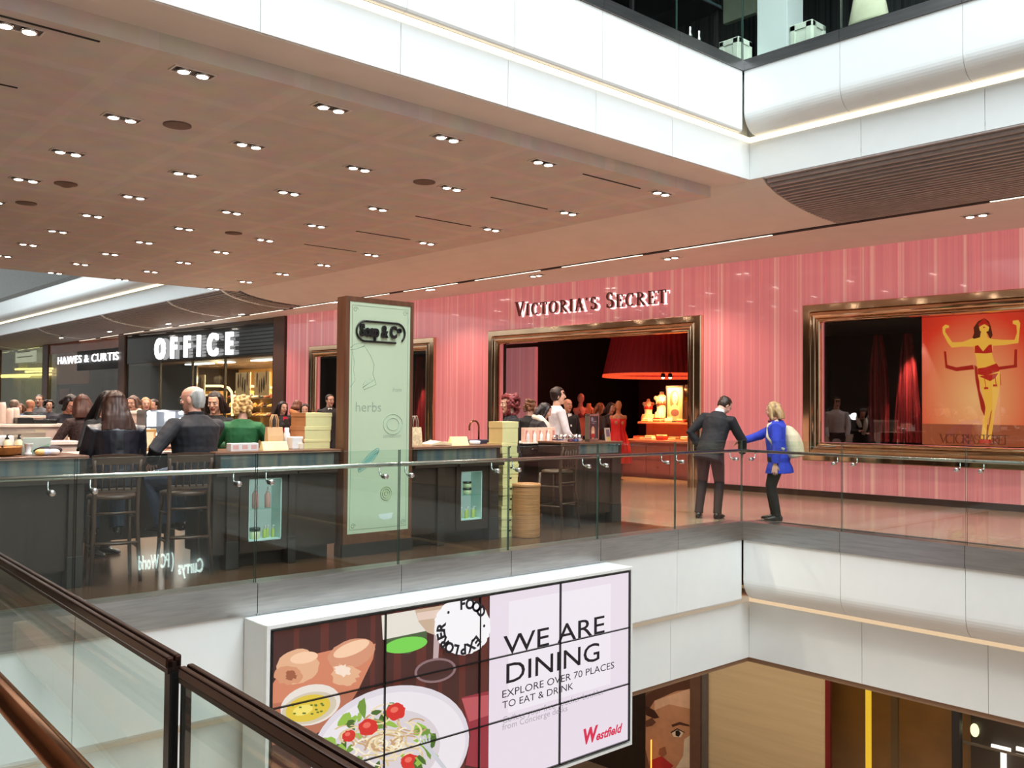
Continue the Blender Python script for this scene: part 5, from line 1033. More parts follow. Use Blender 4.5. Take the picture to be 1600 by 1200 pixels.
# left counter things
b = MB(); bk = mat('rattan', S(186, 128, 66), .55, vary=.25, vscale=30); b.lathe([(.07, 0), (.12, .02), (.145, .07), (.15, .075), (.14, .07), (.115, .03), (.01, .02)], bk, n=24); o = b.build('rattan_bowl'); o.location = (-8.48, Yx(4, 702, -8.48), ZT); tag(o, 'round rattan bowl at the far left of the kiosk counter', 'bowl')
t = thing('bottle_crate', 'small wooden crate holding two stubby bottles at the left kiosk counter', 'crate', (-8.68, Yx(20, 695, -8.68), ZT)); b = MB()
for r in ((-.07, -.1, -.06, .1), (.06, -.1, .07, .1), (-.07, -.1, .07, -.09), (-.07, .09, .07, .1)): b.box((r[0], r[1], 0), (r[2], r[3], .08), kraft)
b.box((-.07, -.1, 0), (.07, .1, .01), kraft); b.build('crate_body', t)
for s, nm in ((-1, 'left'), (1, 'right')): bottle('stubby white bottle with black cap in the wooden crate, %s one' % nm, (-8.68, Yx(20, 695, -8.68)+s*.045, ZT+.011), .032, .16, mat('cream_bottle', S(236, 222, 180), .3), blackm)
b = MB(Matrix.Rotation(.25, 4, 'Y')); b.box((-.004, -.11, 0), (.004, .11, .15), mat('pale_card', S(212, 226, 214), .45)); b.poly([(.0045, -.1, .01), (.0045, .1, .01), (.0045, .1, .1)], mat('card_green', S(170, 210, 180), .45)); o = b.build('white_card'); o.location = (-8.6, Yx(56, 695, -8.6), ZT); tag(o, 'pale card with a green corner propped on the left kiosk counter', 'card')
b = MB(); b.lathe([(.03, 0), (.03, .02), (.018, .03), (.03, .09), (.04, .1)], wp, n=16); o = b.build('white_cup'); o.location = (-8.5, Yx(44, 700, -8.5), ZT); tag(o, 'small white footed cup left of the pale card', 'cup')
b = MB(); b.ell((0, 0, .035), (.12, .14, .05), mat('dark_cloth', S(50, 38, 40), .7), 10); b.v = [Vector((v.x, v.y, max(v.z, 0))) for v in b.v]; o = b.build('dark_cloth'); o.location = (-8.66, Yx(70, 698, -8.66), ZT); tag(o, 'crumpled dark cloth behind the pale card', 'cloth')
for k, (px, c) in enumerate(((64, (230, 190, 120)), (72, (200, 206, 226)), (84, (236, 220, 210)))): b = MB(); b.ell((0, 0, .028), (.035, .05, .028), mat('soap_%d' % k, S(*c), .35), 10); o = b.build('soap_bar'); o.location = (-8.4, Yx(px, 703, -8.4), ZT); tag(o, '%s soap bar lying at the front of the left kiosk counter' % ('amber', 'pale blue', 'pink white')[k], 'soap')
b = MB(); b.box((-.08, -.06, 0), (.08, .06, .16), wp, .01); o = b.build('white_canister'); o.location = (-8.8, Yx(6, 690, -8.8), ZT); tag(o, 'white square canister behind the rattan bowl', 'canister')
# ------------------------------------------------------------------ second kiosk behind, pale counters
pale = mat('pale_pink_counter', S(232, 206, 192), .35, vary=.02); palet = mat('pale_counter_top', S(240, 226, 214), .25)
def pale_counter(label, x0, x1, y0, y1, h, glassbox=False):
    t = thing('pale_counter', label, 'counter', ((x0+x1)/2, (y0+y1)/2, 0)); tl = Matrix.Translation(-Vector(t.location))
    b = MB(tl); b.box((x0+.03, y0+.03, .08), (x1-.03, y1-.03, h-.04), pale); b.box((x0+.06, y0+.06, 0), (x1-.06, y1-.06, .08), plin); b.build('body', t)
    b = MB(tl); b.box((x0, y0, h-.04), (x1, y1, h), palet, .006); b.build('worktop', t)
    if glassbox:
        b = MB(tl); b.box((x1, y0+.1, h-.38), (x1+.012, y1-.3, h-.06), glass('case_glass', (.9, .93, .92), .08)); b.build('case_pane', t)
    return t
A0 = at_x(112, 660, -12.3).y
pale_counter('long pale pink counter at the left with a black tray on top', -13.0, -12.3, .5, A0, 1.30, True)
pale_counter('low pale counter shelf in front of the woman in the speckled dress', -11.4, -11.0, at_x(70, 682, -11.0).y, at_x(127, 682, -11.0).y, 1.13)
pale_counter('tall pale panel counter behind the leather jacketed woman', -13.2, -12.6, at_x(146, 660, -12.6).y, at_x(291, 660, -12.6).y, 1.465)
pale_counter('pale rear counter of the second kiosk at far left', -14.6, -14.1, .2, at_x(72, 650, -14.1).y, 1.385)
for x0, x1, h in ((25, 50, .075), (50, 87, .05)):
    y0, y1 = at_x(x0, 660, -12.45).y, at_x(x1, 660, -12.45).y; b = MB(); b.box((-.12, 0, 0), (.12, y1-y0, h), blackm, .005); o = b.build('black_tray'); o.location = (-12.5, y0, 1.30); tag(o, 'thicker left half of the long black case on the pale counter' if x0 == 25 else 'thinner right half of the long black case on the pale counter', 'case')
for k, (px, h) in enumerate(((16, .19), (24, .2), (3, .26))): b = MB(); b.lathe([(.045, 0), (.05, .01), (.045, h*.8), (.035, h)], mat('pale_cup', S(236, 210, 196), .4), n=14); o = b.build('pale_canister'); o.location = (-12.6, at_x(px, 655, -12.6).y, 1.30); tag(o, 'pale pink canister on the long pale counter, %s' % ('middle one', 'right one by the black case', 'left one at the picture edge')[k], 'canister')
# display case with bright bulbs in front of the tall pale panel
ya_, yb_ = at_x(228, 660, -12.2).y, at_x(288, 660, -12.2).y
t = thing('lit_display_case', 'mirrored display case with bright round bulbs behind the counter', 'display case', (-12.3, (ya_+yb_)/2, 0)); tl = Matrix.Translation(-Vector(t.location)); z1 = at_x(258, 642, -12.2).z; z0_ = at_x(258, 694, -12.2).z
b = MB(tl); b.box((-12.55, ya_, 0), (-12.3, yb_, z0_), pale); b.build('base', t)
b = MB(tl); b.box((-12.5, ya_, z0_), (-12.48, yb_, z1), mat('case_mirror', (.80, .80, .84), .3, vary=.25, vscale=9)); b.build('mirror_back', t)
b = MB(tl)
for y in (ya_, (ya_+yb_)/2, yb_): b.box((-12.5, y-.012, z0_), (-12.2, y+.012, z1), mat('grey_metal', S(120, 124, 130), .3, metal=.8))
for z in (z0_, (z0_+z1)/2, z1): b.box((-12.5, ya_, z-.01), (-12.2, yb_, z+.01), MATS['grey_metal'])
b.build('case_frame', t)
bl = emis('vanity_bulb', (.95, .98, 1), 12)
d = bpy.data.lights.new('vanity_light', 'POINT'); d.energy = 14; d.color = (.95, .97, 1); d.shadow_soft_size = .1
lo = bpy.data.objects.new('vanity_light', d); lo.parent = t; lo.location = tl @ Vector((-12.15, (ya_+yb_)/2, z1-.05)); COL.objects.link(lo)
for fx in (.08, .92):
    for fz in (.12, .42, .72, .95): b = MB(tl); b.ell((-12.22, ya_+(yb_-ya_)*fx, z0_+(z1-z0_)*fz), .03, bl, 8); b.build('bulb', t)
for fx in (.3, .5, .7): b = MB(tl); b.ell((-12.3, ya_+(yb_-ya_)*fx, z0_+(z1-z0_)*.3), .03, bl, 8); b.build('bulb', t)
b = MB(); b.box((-.05, -.1, 0), (.05, .1, .22), mat('gold_frame_box', S(186, 140, 80), .4), .01); b.box((.05, -.07, .03), (.053, .07, .19), mat('box_cream', S(240, 220, 180), .5)); o = b.build('gold_box'); o.location = (-9.35, at_x(226, 690, -9.35).y, 1.08); tag(o, 'gold framed box on the counter between the seated woman and man', 'box')
b = MB(); b.box((-.05, -.09, 0), (.05, .09, .14), mat('peach_box', S(226, 186, 160), .5), .006); b.box((.05, -.05, .02), (.052, .05, .09), cream_box); o = b.build('peach_box'); o.location = (-9.3, at_x(253, 690, -9.3).y, 1.08); tag(o, 'peach carton on the counter left of the balding man', 'carton')
# ================================================================== people
def remeshed(mb, name, voxel, smooth, ms, noise_amp=0.0, nscale=9.0, pick=None):
    me = bpy.data.meshes.new(name); me.from_pydata(mb.v, [], mb.f); o = bpy.data.objects.new(name, me); COL.objects.link(o)
    m = o.modifiers.new('r', 'REMESH'); m.mode = 'VOXEL'; m.voxel_size = voxel; m.use_smooth_shade = True
    s = o.modifiers.new('s', 'SMOOTH'); s.factor = .5; s.iterations = smooth
    dg = bpy.context.evaluated_depsgraph_get(); out = bpy.data.meshes.new_from_object(o.evaluated_get(dg)); bpy.data.objects.remove(o); bpy.data.meshes.remove(me)
    out.name = name; out.materials.clear()
    for q in ms: out.materials.append(q)
    if noise_amp:
        nn = [v.normal.copy() for v in out.vertices]
        for v, n in zip(out.vertices, nn):
            c = v.co*nscale; d = noise.noise(Vector((c.x, c.y, c.z*.6)))*.7+noise.noise(c*2.3)*.3; v.co += n*d*noise_amp
    if pick:
        for p in out.polygons: p.material_index = pick(p.center, p.normal)
    out.polygons.foreach_set('use_smooth', [True]*len(out.polygons)); out.update()
    return out
def rot(ax, deg): return Matrix.Rotation(math.radians(deg), 3, ax)
SK0 = MATS.get('x')
def ik(a, t, l1, l2, pole):
    d = t-a; L = min(d.length, (l1+l2)*.995); dn = d.normalized(); x = (l1*l1-l2*l2+L*L)/(2*L); h = math.sqrt(max(0, l1*l1-x*x))
    p = pole-dn*pole.dot(dn); p.normalize(); return a+dn*x+p*h, a+dn*L
def hand(mb, wr, d, palm_n, side, k, curl=.35):           # wrist, direction of the fingers, palm normal, +1 right / -1 left
    d = d.normalized(); n = (palm_n-d*palm_n.dot(d)).normalized(); s = d.cross(n)*side     # s points to the little finger... thumb on the other side
    mb.loft([(wr, s*.024*k, n*.017*k), (wr+d*.03*k, s*.034*k, n*.016*k), (wr+d*.07*k, s*.042*k, n*.015*k), (wr+d*.095*k, s*.038*k, n*.011*k)], None, 12)
    for i, L in enumerate((.072, .08, .075, .058)):
        off = (-.031+.0205*i)*k; p = wr+d*.085*k+s*off; dd = (d+s*(off*4.5/k)).normalized(); c = curl*(1+.1*i)
        p1 = p+dd*L*.45*k; d2 = (dd*math.cos(c)+n*math.sin(c)); p2 = p1+d2*L*.35*k; d3 = (dd*math.cos(2*c)+n*math.sin(2*c)); p3 = p2+d3*L*.3*k
        mb.tube([p-dd*.02*k, p1, p2, p3], [.0088*k, .0086*k, .0078*k, .006*k], None, 8)
    p = wr+d*.03*k-s*.028*k; d1 = (d*.75-s*.6+n*.3).normalized(); p1 = p+d1*.045*k; d2 = (d*.95-s*.15+n*.35).normalized()
    mb.tube([p-d1*.012*k, p1, p1+d2*.032*k], [.012*k, .0105*k, .0075*k], None, 8)
HAIRM = {}
def hairmat(c):
    n = 'hair_%d_%d_%d' % c; return mat(n, S(*c), .42, vary=.45, vscale=22, stretch=(1, 1, .12), spec=.4)
def skinmat(c=(214, 158, 132)): return mat('skin_%d_%d_%d' % c, S(*c), .5, vary=.05, vscale=12)
def cloth(c, r=.75, v=.1): return mat('cloth_%d_%d_%d' % c, S(*c), r, vary=v, vscale=14)
def person(label, loc, face, H=1.7, sex='f', lean=0, side=0, twist=0, head=(0, 0, 0), rh=None, lh=None, rpole=None, lpole=None, feet=None, sit=None,
           top=(40, 40, 40), topkind='jacket', bottom=(30, 30, 34), hair=('short', (60, 40, 30)), skin=(210, 164, 144), shoes=(24, 20, 20), fine=.006, wid=1.0, hem=.80, extra=None, legs='trousers', neckopen=0.0, roughtop=.75, shirt=None, sleeve=True, collar=True, group=None, hl=1.0, hcurl=.35):
    k = H/1.75; th = math.radians(48-face)
    t = thing('person', label, 'person', loc, th, group); F = sex == 'f'
    V = Vector
    pel = V((0, 0, .93*k)) if sit is None else V((0, -.02, sit+.10*k))
    Rs = (rot('Z', -twist) @ rot('X', -lean) @ rot('Y', side))
    def sp(z, y=0.0, x=0.0, bend=1.0): return pel + Rs @ V((x, y, (z-.93)*k))
    sx, sy_, sz = Rs @ V((1, 0, 0)), Rs @ V((0, 1, 0)), Rs @ V((0, 0, 1))
    shw = (.165 if F else .19)*k*wid
    tor = [(.80, .13, .095, 0), (.86, .165, .11, -.01), (.93, .17 if F else .162, .115, -.012), (1.02, .145 if F else .155, .10, 0), (1.10, .13 if F else .15, .095, .005), (1.20, .145 if F else .165, .108, .01), (1.30, .16 if F else .182, .115, .008), (1.38, .165 if F else .19, .105, 0), (1.44, .108 if F else .122, .078, -.006), (1.475, .075, .06, -.005)]
    # head frame
    hy, hp, hr_ = head; RH = Rs @ rot('Z', -hy) @ rot('X', -hp) @ rot('Y', hr_) if True else Rs
    nb = sp(1.47, -.005); hc = sp(1.545, .012) + RH @ V((0, .012, .085*k*1.0))*1.0       # head centre (mid height)
    hs = .235*k/.23*hl
    def hd(x, y, z): return hc + RH @ V((x*hs, y*hs, z*hs))             # z from -.115 to .115
    body = MB()
    body.loft([(sp(z, y*1), sx*a*.93*k*wid, sy_*b_*.93*k*wid) for z, a, b_, y in tor], None, 20)
    body.tube([sp(1.42, -.01), sp(1.48, -.005), hd(0, -.012, -.07), hd(0, -.01, 0)], [.068*k, .058*k, .056*k, .05*k], None, 14)
    prof = [(-.115, .030, .018, .026), (-.105, .022, .036, .044), (-.085, .014, .050, .066), (-.055, .006, .062, .080), (-.02, .000, .068, .089), (.01, -.003, .072, .095), (.04, -.006, .0745, .098), (.07, -.010, .070, .093), (.095, -.012, .054, .072), (.11, -.014, .030, .040), (.116, -.014, .008, .01)]
    body.loft([(hd(0, y, z), RH @ V((a*hs, 0, 0)), RH @ V((0, b_*hs, 0))) for z, y, a, b_ in prof], None, 22)
    body.loft([(hd(0, .086, .022), RH @ V((.008, 0, 0))*hs, RH @ V((0, .010, 0))*hs), (hd(0, .094, 0), RH @ V((.010, 0, 0))*hs, RH @ V((0, .016, 0))*hs), (hd(0, .100, -.022), RH @ V((.015, 0, 0))*hs, RH @ V((0, .019, 0))*hs), (hd(0, .094, -.032), RH @ V((.013, 0, 0))*hs, RH @ V((0, .010, 0))*hs)], None, 12)
    body.ell(hd(0, .060, -.100), [.024*hs]*3, None, 8); body.ell(hd(0, .083, .034), (.045*hs, .012*hs, .010*hs), None, 8, RH)
    for s in (-1, 1):
        body.ell(hd(s*.037, .062, -.025), (.024*hs, .022*hs, .02*hs), None, 8, RH)
        body.ell(hd(s*.073, -.008, -.012), (.009*hs, .019*hs, .032*hs), None, 8, RH @ rot('Z', s*-18)); 
    body.ell(hd(0, .082, -.055), (.024*hs, .010*hs, .006*hs), None, 8, RH); body.ell(hd(0, .080, -.066), (.020*hs, .011*hs, .007*hs), None, 8, RH)
    top_mb = MB(); bot = MB(); shoe = []
    inf = .012 if topkind in ('shirt', 'top', 'dress') else .02
    bz = .80 if hem > .80 else hem
    rows = [r for r in tor if r[0] >= bz-.001]
    if hem < .80:
        fl = (.86-hem)*.16
        rows = [(hem, .175+fl, .125+fl, -.01), ((hem+.86)/2, .172+fl*.6, .122+fl*.6, -.01)]+[r for r in tor if r[0] >= .86]
    if sit is not None: rows = [r for r in tor if r[0] >= .86]
    if topkind in ('jacket', 'coat', 'shirt'): rows = [((z, max(a, .148 if F else .162), max(b_, .108), y) if z < 1.41 else (z, a, b_, y)) for z, a, b_, y in rows if z < 1.46]+[(1.462, .095, .07, -.006), (1.482, .07, .06, -.01)]
    top_mb.loft([(sp(z, y), sx*(a*k*wid+inf), sy_*(b_*k*wid+inf)) for z, a, b_, y in rows], None, 22)
    if F:
        for s in (-1, 1): body.ell(sp(1.27, .085, s*.068*k), (.06*k, .055*k, .062*k), None, 8, Rs); top_mb.ell(sp(1.27, .09, s*.068*k), (.07*k, .06*k, .07*k), None, 8, Rs)
    if collar: 
        top_mb.loft([(sp(1.42, -.008), sx*.10*k, sy_*.078*k), (sp(1.462, -.008), sx*.074*k, sy_*.066*k), (sp((1.515 if hair[0] == 'balding' else 1.488) if topkind in ('jacket', 'coat') else 1.475, -.018), sx*.072*k, sy_*.066*k)], None, 16)
    wr = {}
    for s, tgt, pole, ht in ((1, rh, rpole, 1), (-1, lh, lpole, -1)):
        sh_ = sp(1.388, -.005, s*shw); tg = V(tgt)*1.0 if tgt is not None else sh_+V((s*.08, .05, -.53))*k
        el, w_ = ik(sh_, tg, .295*k, .255*k, V(pole) if pole is not None else V((s*.6, -.8, -.25)))
        body.tube([sp(1.385, -.005, s*shw*.6), sh_, (sh_+el)/2, el, (el+w_)/2, w_], [.05*k, .050*k, .044*k, .037*k, .034*k, .025*k], None, 12)
        if sleeve:
            end = w_ if sleeve is True else (sh_+el)/2
            q = inf+.003
            pts = [sp(1.378, -.005, s*shw*.55), sh_, (sh_+el)/2, el, (el*.45+w_*.55), w_-(w_-el)*.04] if sleeve is True else [sp(1.385, -.005, s*shw*.55), sh_, (sh_+el)/2]
            top_mb.tube(pts, [.058*k+q, .055*k+q, .048*k+q, .041*k+q, .036*k+q, .031*k+q][:len(pts)], None, 14)
        fd = (w_-el).normalized(); pn = V((-s*.9, .1, -.3)) if fd.z < -.5 else V((-s*.35, 0, -.95)); hand(body, w_, fd, pn, s, k, hcurl); wr[s] = w_
    fp_ = feet or ([(.10, .05), (-.10, .0)] if sit is None else [(.12, .34), (-.12, .30)])
    for s, (fx, fy), fz in ((1, fp_[0][:2], fp_[0][2] if len(fp_[0]) > 2 else 0), (-1, fp_[1][:2], fp_[1][2] if len(fp_[1]) > 2 else 0)):
        hip = pel+V((s*.088*k, 0, -.02*k)) if sit is None else pel+V((s*.095*k, .02, -.01*k)); an = V((fx, fy, fz+.085*k))
        kn, an = ik(hip, an, .425*k, .42*k, V((s*.08, 1, .15 if sit is None else 1.0)))
        body.tube([hip+V((0, 0, .05*k)), hip, (hip+kn)/2, kn, kn*.65+an*.35, an, an-V((0, 0, .03*k))], [.07*k, .082*k, .07*k, .052*k, .05*k, .034*k, .034*k], None, 12)
        q = .013 if legs != 'tights' else .005
        bot.tube([hip+V((0, 0, .07*k)), hip, (hip+kn)/2, kn, kn*.65+an*.35, an*.9+kn*.1, an-V((0, 0, .015*k))], [r*k*wid+q for r in ((.09, .092, .078, .058, .055, .046, .048) if legs == 'trousers' else (.088, .09, .075, .055, .053, .038, .036))], None, 14)
        d = (V((kn.x-hip.x, kn.y-hip.y, 0))*.2+V((fx*.35*s*s, .26, 0))).normalized() if sit is not None else V((s*.18, 1, 0)).normalized()
        b0 = V((an.x, an.y, fz)); c_ = d.cross(V((0, 0, 1)))
        m = MB(); hh_ = .10*k if legs != 'tights' else .30*k
        sec = [(b0-d*.07*k+V((0, 0, .03*k)), c_*.028*k, V((0, 0, .03*k))), (b0-d*.05*k+V((0, 0, .045*k)), c_*.036*k, V((0, 0, .045*k))), (b0+d*.02*k+V((0, 0, .045*k)), c_*.038*k, V((0, 0, .045*k))), (b0+d*.09*k+V((0, 0, .032*k)), c_*.044*k, V((0, 0, .032*k))), (b0+d*.16*k+V((0, 0, .024*k)), c_*.038*k, V((0, 0, .024*k))), (b0+d*.195*k+V((0, 0, .018*k)), c_*.016*k, V((0, 0, .014*k)))]
        m.loft(sec, None, 14); body.loft([(c0+V((0, 0, .004)), a0*.8, b1*.8) for c0, a0, b1 in sec[:-1]], None, 10)
        u_ = (kn-an).normalized(); m.tube([b0+V((0, 0, .05*k)), an, an+u_*(.05 if legs != 'tights' else .27)*k], [.04*k, .042*k, .046*k if legs != 'tights' else .058*k], None, 12)
        m.box((b0.x-.03*k, b0.y-.06*k, fz), (b0.x+.03*k, b0.y-.01*k, fz+.03*k), None); shoe.append(m)
    bot.loft([(pel+V((0, 0, z*k)), V((a*k*wid, 0, 0)), V((0, b_*k*wid, 0))) for z, a, b_ in ((-.12, .12, .10), (-.06, .175, .122), (0, .178, .126), (.07, .165, .112))], None, 20)
    skm = skinmat(skin); lip = mat('lips', S(168, 84, 80), .45); HI = RH.inverted()
    def pick(c, n):
        q = HI @ (c-hc)/hs
        if abs(q.x) < .026 and q.y > .07 and -.073 < q.z < -.047: return 1
        return 0
    o = bpy.data.objects.new('body', remeshed(body, 'body', fine*.85, 3, [skm, lip], pick=pick)); COL.objects.link(o); o.parent = t
    em_ = mat('eye_white', (.75, .72, .70), .2); ei = mat('eye_iris', (.03, .02, .015), .1); hm_ = hairmat(hair[1] if hair[0] != 'bald' else (60, 46, 40))
    for s in (-1, 1):
        m = MB(); m.ell(hd(s*.032, .0805, .004), (.0135*hs, .0105*hs, .0075*hs), em_, 10, RH); m.ell(hd(s*.032, .0885, .004), (.0058*hs, .004*hs, .0062*hs), ei, 8, RH); m.build('eye', o)
        m = MB(); m.tube([hd(s*.014, .0935, .022), hd(s*.032, .0925, .028), hd(s*.05, .080, .022)], [.0035*hs, .0042*hs, .002*hs], hm_, 6); m.build('eyebrow', o)
    if topkind:
        nm = {'jacket': 'jacket', 'coat': 'coat', 'shirt': 'shirt', 'dress': 'dress', 'top': 'top'}[topkind]
        tm = top if not isinstance(top, tuple) else cloth(top, roughtop)
        oo = bpy.data.objects.new(nm, remeshed(top_mb, nm, fine*1.15, 4, [tm], .011 if topkind in ('jacket', 'coat') else .004)); COL.objects.link(oo); oo.parent = t
    if shirt:
        m = MB(); m.loft([(sp(1.44, -.004), sx*.076*k, sy_*.066*k), (sp(1.475, -.006), sx*.067*k, sy_*.062*k), (sp(1.53, -.012), sx*.064*k, sy_*.060*k)], cloth(shirt), 18); m.build('shirt_collar', t)
    if legs != 'bare':
        oo = bpy.data.objects.new('trousers', remeshed(bot, 'trousers', fine*1.2, 4, [cloth(bottom)], .004)); COL.objects.link(oo); oo.parent = t
    for m in shoe:
        m.mats = []; oo = bpy.data.objects.new('shoe', remeshed(m, 'shoe', fine*1.0, 3, [mat('shoe_leather_%d_%d_%d' % shoes, S(*shoes), .35)])); COL.objects.link(oo); oo.parent = t
    # hair
    h = MB(); kind = hair[0]
    def cap(low_back=-.06, front=.06, up=1.0, sidez=-.02):
        h.loft([(hd(0, -.028, low_back), RH @ V((.060, 0, 0))*hs, RH @ V((0, .060, 0))*hs), (hd(0, -.026, sidez), RH @ V((.080*up, 0, 0))*hs, RH @ V((0, .080*up, 0))*hs), (hd(0, -.022, .03), RH @ V((.085*up, 0, 0))*hs, RH @ V((0, .092*up, 0))*hs), (hd(0, -.031, front), RH @ V((.083*up, 0, 0))*hs, RH @ V((0, .090*up, 0))*hs), (hd(0, -.016, .095), RH @ V((.066*up, 0, 0))*hs, RH @ V((0, .084*up, 0))*hs), (hd(0, -.014, .118*up), RH @ V((.038, 0, 0))*hs, RH @ V((0, .048, 0))*hs), (hd(0, -.014, .128*up), RH @ V((.012, 0, 0))*hs, RH @ V((0, .014, 0))*hs)], None, 24)
    amp, hvox = .003, fine
    if kind == 'short': cap()
    elif kind == 'fringe': cap(-.07, .055, 1.06); h.loft([(hd(0, .070, .06), RH @ V((.068, 0, 0))*hs, RH @ V((0, .022, 0))*hs), (hd(0, .082, .042), RH @ V((.066, 0, 0))*hs, RH @ V((0, .014, 0))*hs), (hd(0, .086, .032), RH @ V((.05, 0, 0))*hs, RH @ V((0, .008, 0))*hs)], None, 16)
    elif kind == 'balding':
        h.loft([(hd(0, -.046, -.085), RH @ V((.052, 0, 0))*hs, RH @ V((0, .046, 0))*hs), (hd(0, -.056, -.04), RH @ V((.074, 0, 0))*hs, RH @ V((0, .054, 0))*hs), (hd(0, -.055, .0), RH @ V((.081, 0, 0))*hs, RH @ V((0, .062, 0))*hs), (hd(0, -.046, .03), RH @ V((.0825, 0, 0))*hs, RH @ V((0, .072, 0))*hs), (hd(0, -.052, .06), RH @ V((.074, 0, 0))*hs, RH @ V((0, .062, 0))*hs), (hd(0, -.062, .085), RH @ V((.05, 0, 0))*hs, RH @ V((0, .038, 0))*hs)], None, 22); amp = .005
    elif kind == 'curly':
        random.seed(len(label)); R = hair[2]; cap(-.06, .06, 1.04)
        for i in range(int(hair[3])):
            a = random.uniform(0, 2*PI); zz = random.uniform(hair[4], .125); rr = math.sqrt(max(.1, 1-((zz-.0)/.17)**2))
            x_, y_ = .092*rr*math.cos(a)*R, -.028+.100*rr*math.sin(a)*R
            if y_ > .045 and zz < .075: continue
            h.ell(hd(x_, y_, zz), [random.uniform(.016, .028)*hs]*3, None, 7)
        amp = .004
    elif kind in ('long', 'bob'):
        cap(-.09, .06, 1.05, -.03); L = hair[2]
        ss_ = []
        for i in range(8):
            u = i/7; z = .05-u*L; w_ = .086+.03*u if kind == 'bob' else .084+.062*min(1, u*1.15); d_ = .075-.035*u
            back = -.045-.055*min(1, u*1.6)
            c0 = hd(0, back, z); c0 = c0 if True else c0
            ss_.append((c0, RH @ V((w_, 0, 0))*hs, RH @ V((0, d_, 0))*hs))
        h.loft(ss_, None, 24)
        fl_ = hair[3] if len(hair) > 3 else .6
        for s in (-1, 1):
            h.tube([hd(s*.062, .035, .085), hd(s*.082, .02, .03), hd(s*.086, .022, -.05), hd(s*.090, .02, -.05-L*fl_*.5), hd(s*.088, .02, -.02-L*fl_)], [.02*hs, .022*hs, .025*hs, .026*hs, .014*hs], None, 10)
        amp = .005
    if kind != 'bald':
        hmesh = remeshed(h, 'hair', hvox, 2, [hm_], 0)
        for v in hmesh.vertices:
            q = v.co*24; v.co += v.normal*(noise.noise(Vector((q.x*1.6, q.y*1.6, q.z*(.22 if kind != 'curly' else 1.6))))*amp*1.3)
        oo = bpy.data.objects.new('hair', hmesh); COL.objects.link(oo); oo.parent = t
    t['_h'] = 0; del t['_h']
    ctx = dict(t=t, sp=sp, hd=hd, sx=sx, sy=sy_, sz=sz, k=k, wr=wr, RH=RH, hs=hs, Rs=Rs, pel=pel)
    if extra: extra(ctx)
    return t
def lapels(c):                                                     # white shirt front with jacket opening
    sp = c['sp']; m = MB(); sh = cloth((232, 228, 226))
    m.poly([sp(1.47, .085, -.045), sp(1.47, .085, .045), sp(1.22, .147, .012), sp(1.22, .147, -.012)], sh); m.build('shirt_front', c['t'])
# ---- man in the dark suit and woman in the blue coat at the corner
def suit_x(c): pass
person('man in a dark suit bending towards the woman in the blue coat', (-7.95, 10.99, 0), 28, 1.82, 'm', 20, 8, 0, (34, 26, 0), rh=(.36, .40, .93), lh=(-.17, .10, 1.00), lpole=(-1, -.45, .1), rpole=(.8, -.7, 0), feet=[(.10, .02), (-.16, -.02)],
       top=(20, 19, 25), topkind='jacket', bottom=(42, 27, 31), hair=('short', (52, 34, 24)), skin=(222, 170, 146), shirt=(226, 224, 226), hem=.78, shoes=(24, 20, 20))
def backpack(c):
    sp, t = c['sp'], c['t']; bc = mat('beige_canvas', S(214, 202, 172), .7, vary=.06, vscale=16); m = MB()
    m.loft([(sp(.92, -.21), c['sx']*.13, c['sy']*.07), (sp(.95, -.24), c['sx']*.17, c['sy']*.12), (sp(1.12, -.22), c['sx']*.175, c['sy']*.13), (sp(1.26, -.20), c['sx']*.155, c['sy']*.11), (sp(1.37, -.16), c['sx']*.11, c['sy']*.06), (sp(1.40, -.14), c['sx']*.04, c['sy']*.03)], None, 20)
    root = thing('backpack', 'beige slouchy backpack worn by the woman in the blue coat', 'backpack', t.location, t.rotation_euler.z)
    o = bpy.data.objects.new('bag_body', remeshed(m, 'bag_body', .007, 4, [bc], .01, 7)); COL.objects.link(o); o.parent = root
    for s in (-1, 1): m = MB(); m.tube([sp(1.40, -.10, s*.09), sp(1.475, -.02, s*.10), sp(1.42, .105, s*.11), sp(1.25, .12, s*.155), sp(1.12, .04, s*.19), sp(1.05, -.10, s*.15)], .019, bc, 8, flat=1.0); m.build('strap', root)
    m = MB(); m.tube([sp(1.11, .02+.15*math.sin(a) if False else .13*math.cos(a), .165*math.sin(a)) for a in [2*PI*i/24 for i in range(25)]], .018, cloth((40, 58, 150)), 8); m.build('waist_belt', t)
    m = MB()
    m.tube([sp(1.475, .02+.075*math.cos(a), .075*math.sin(a)) for a in [2*PI*i/20 for i in range(21)]], .02, cloth((120, 50, 70)), 8); m.build('scarf', t)
person('woman in a royal blue coat and black boots with long fair hair', (-7.22, 11.58, 0), -70, 1.66, 'f', 3, 0, 0, (6, 8, 0), rh=(.10, .50, 1.10), lh=(-.27, .02, .78), rpole=(.7, -.6, -.5), feet=[(.08, .06), (-.09, .0)],
       top=(40, 62, 186), topkind='coat', bottom=(22, 20, 22), legs='tights', hair=('long', (178, 148, 104), .19), skin=(226, 172, 146), shoes=(22, 20, 20), hem=.70, extra=backpack, wid=1.26)
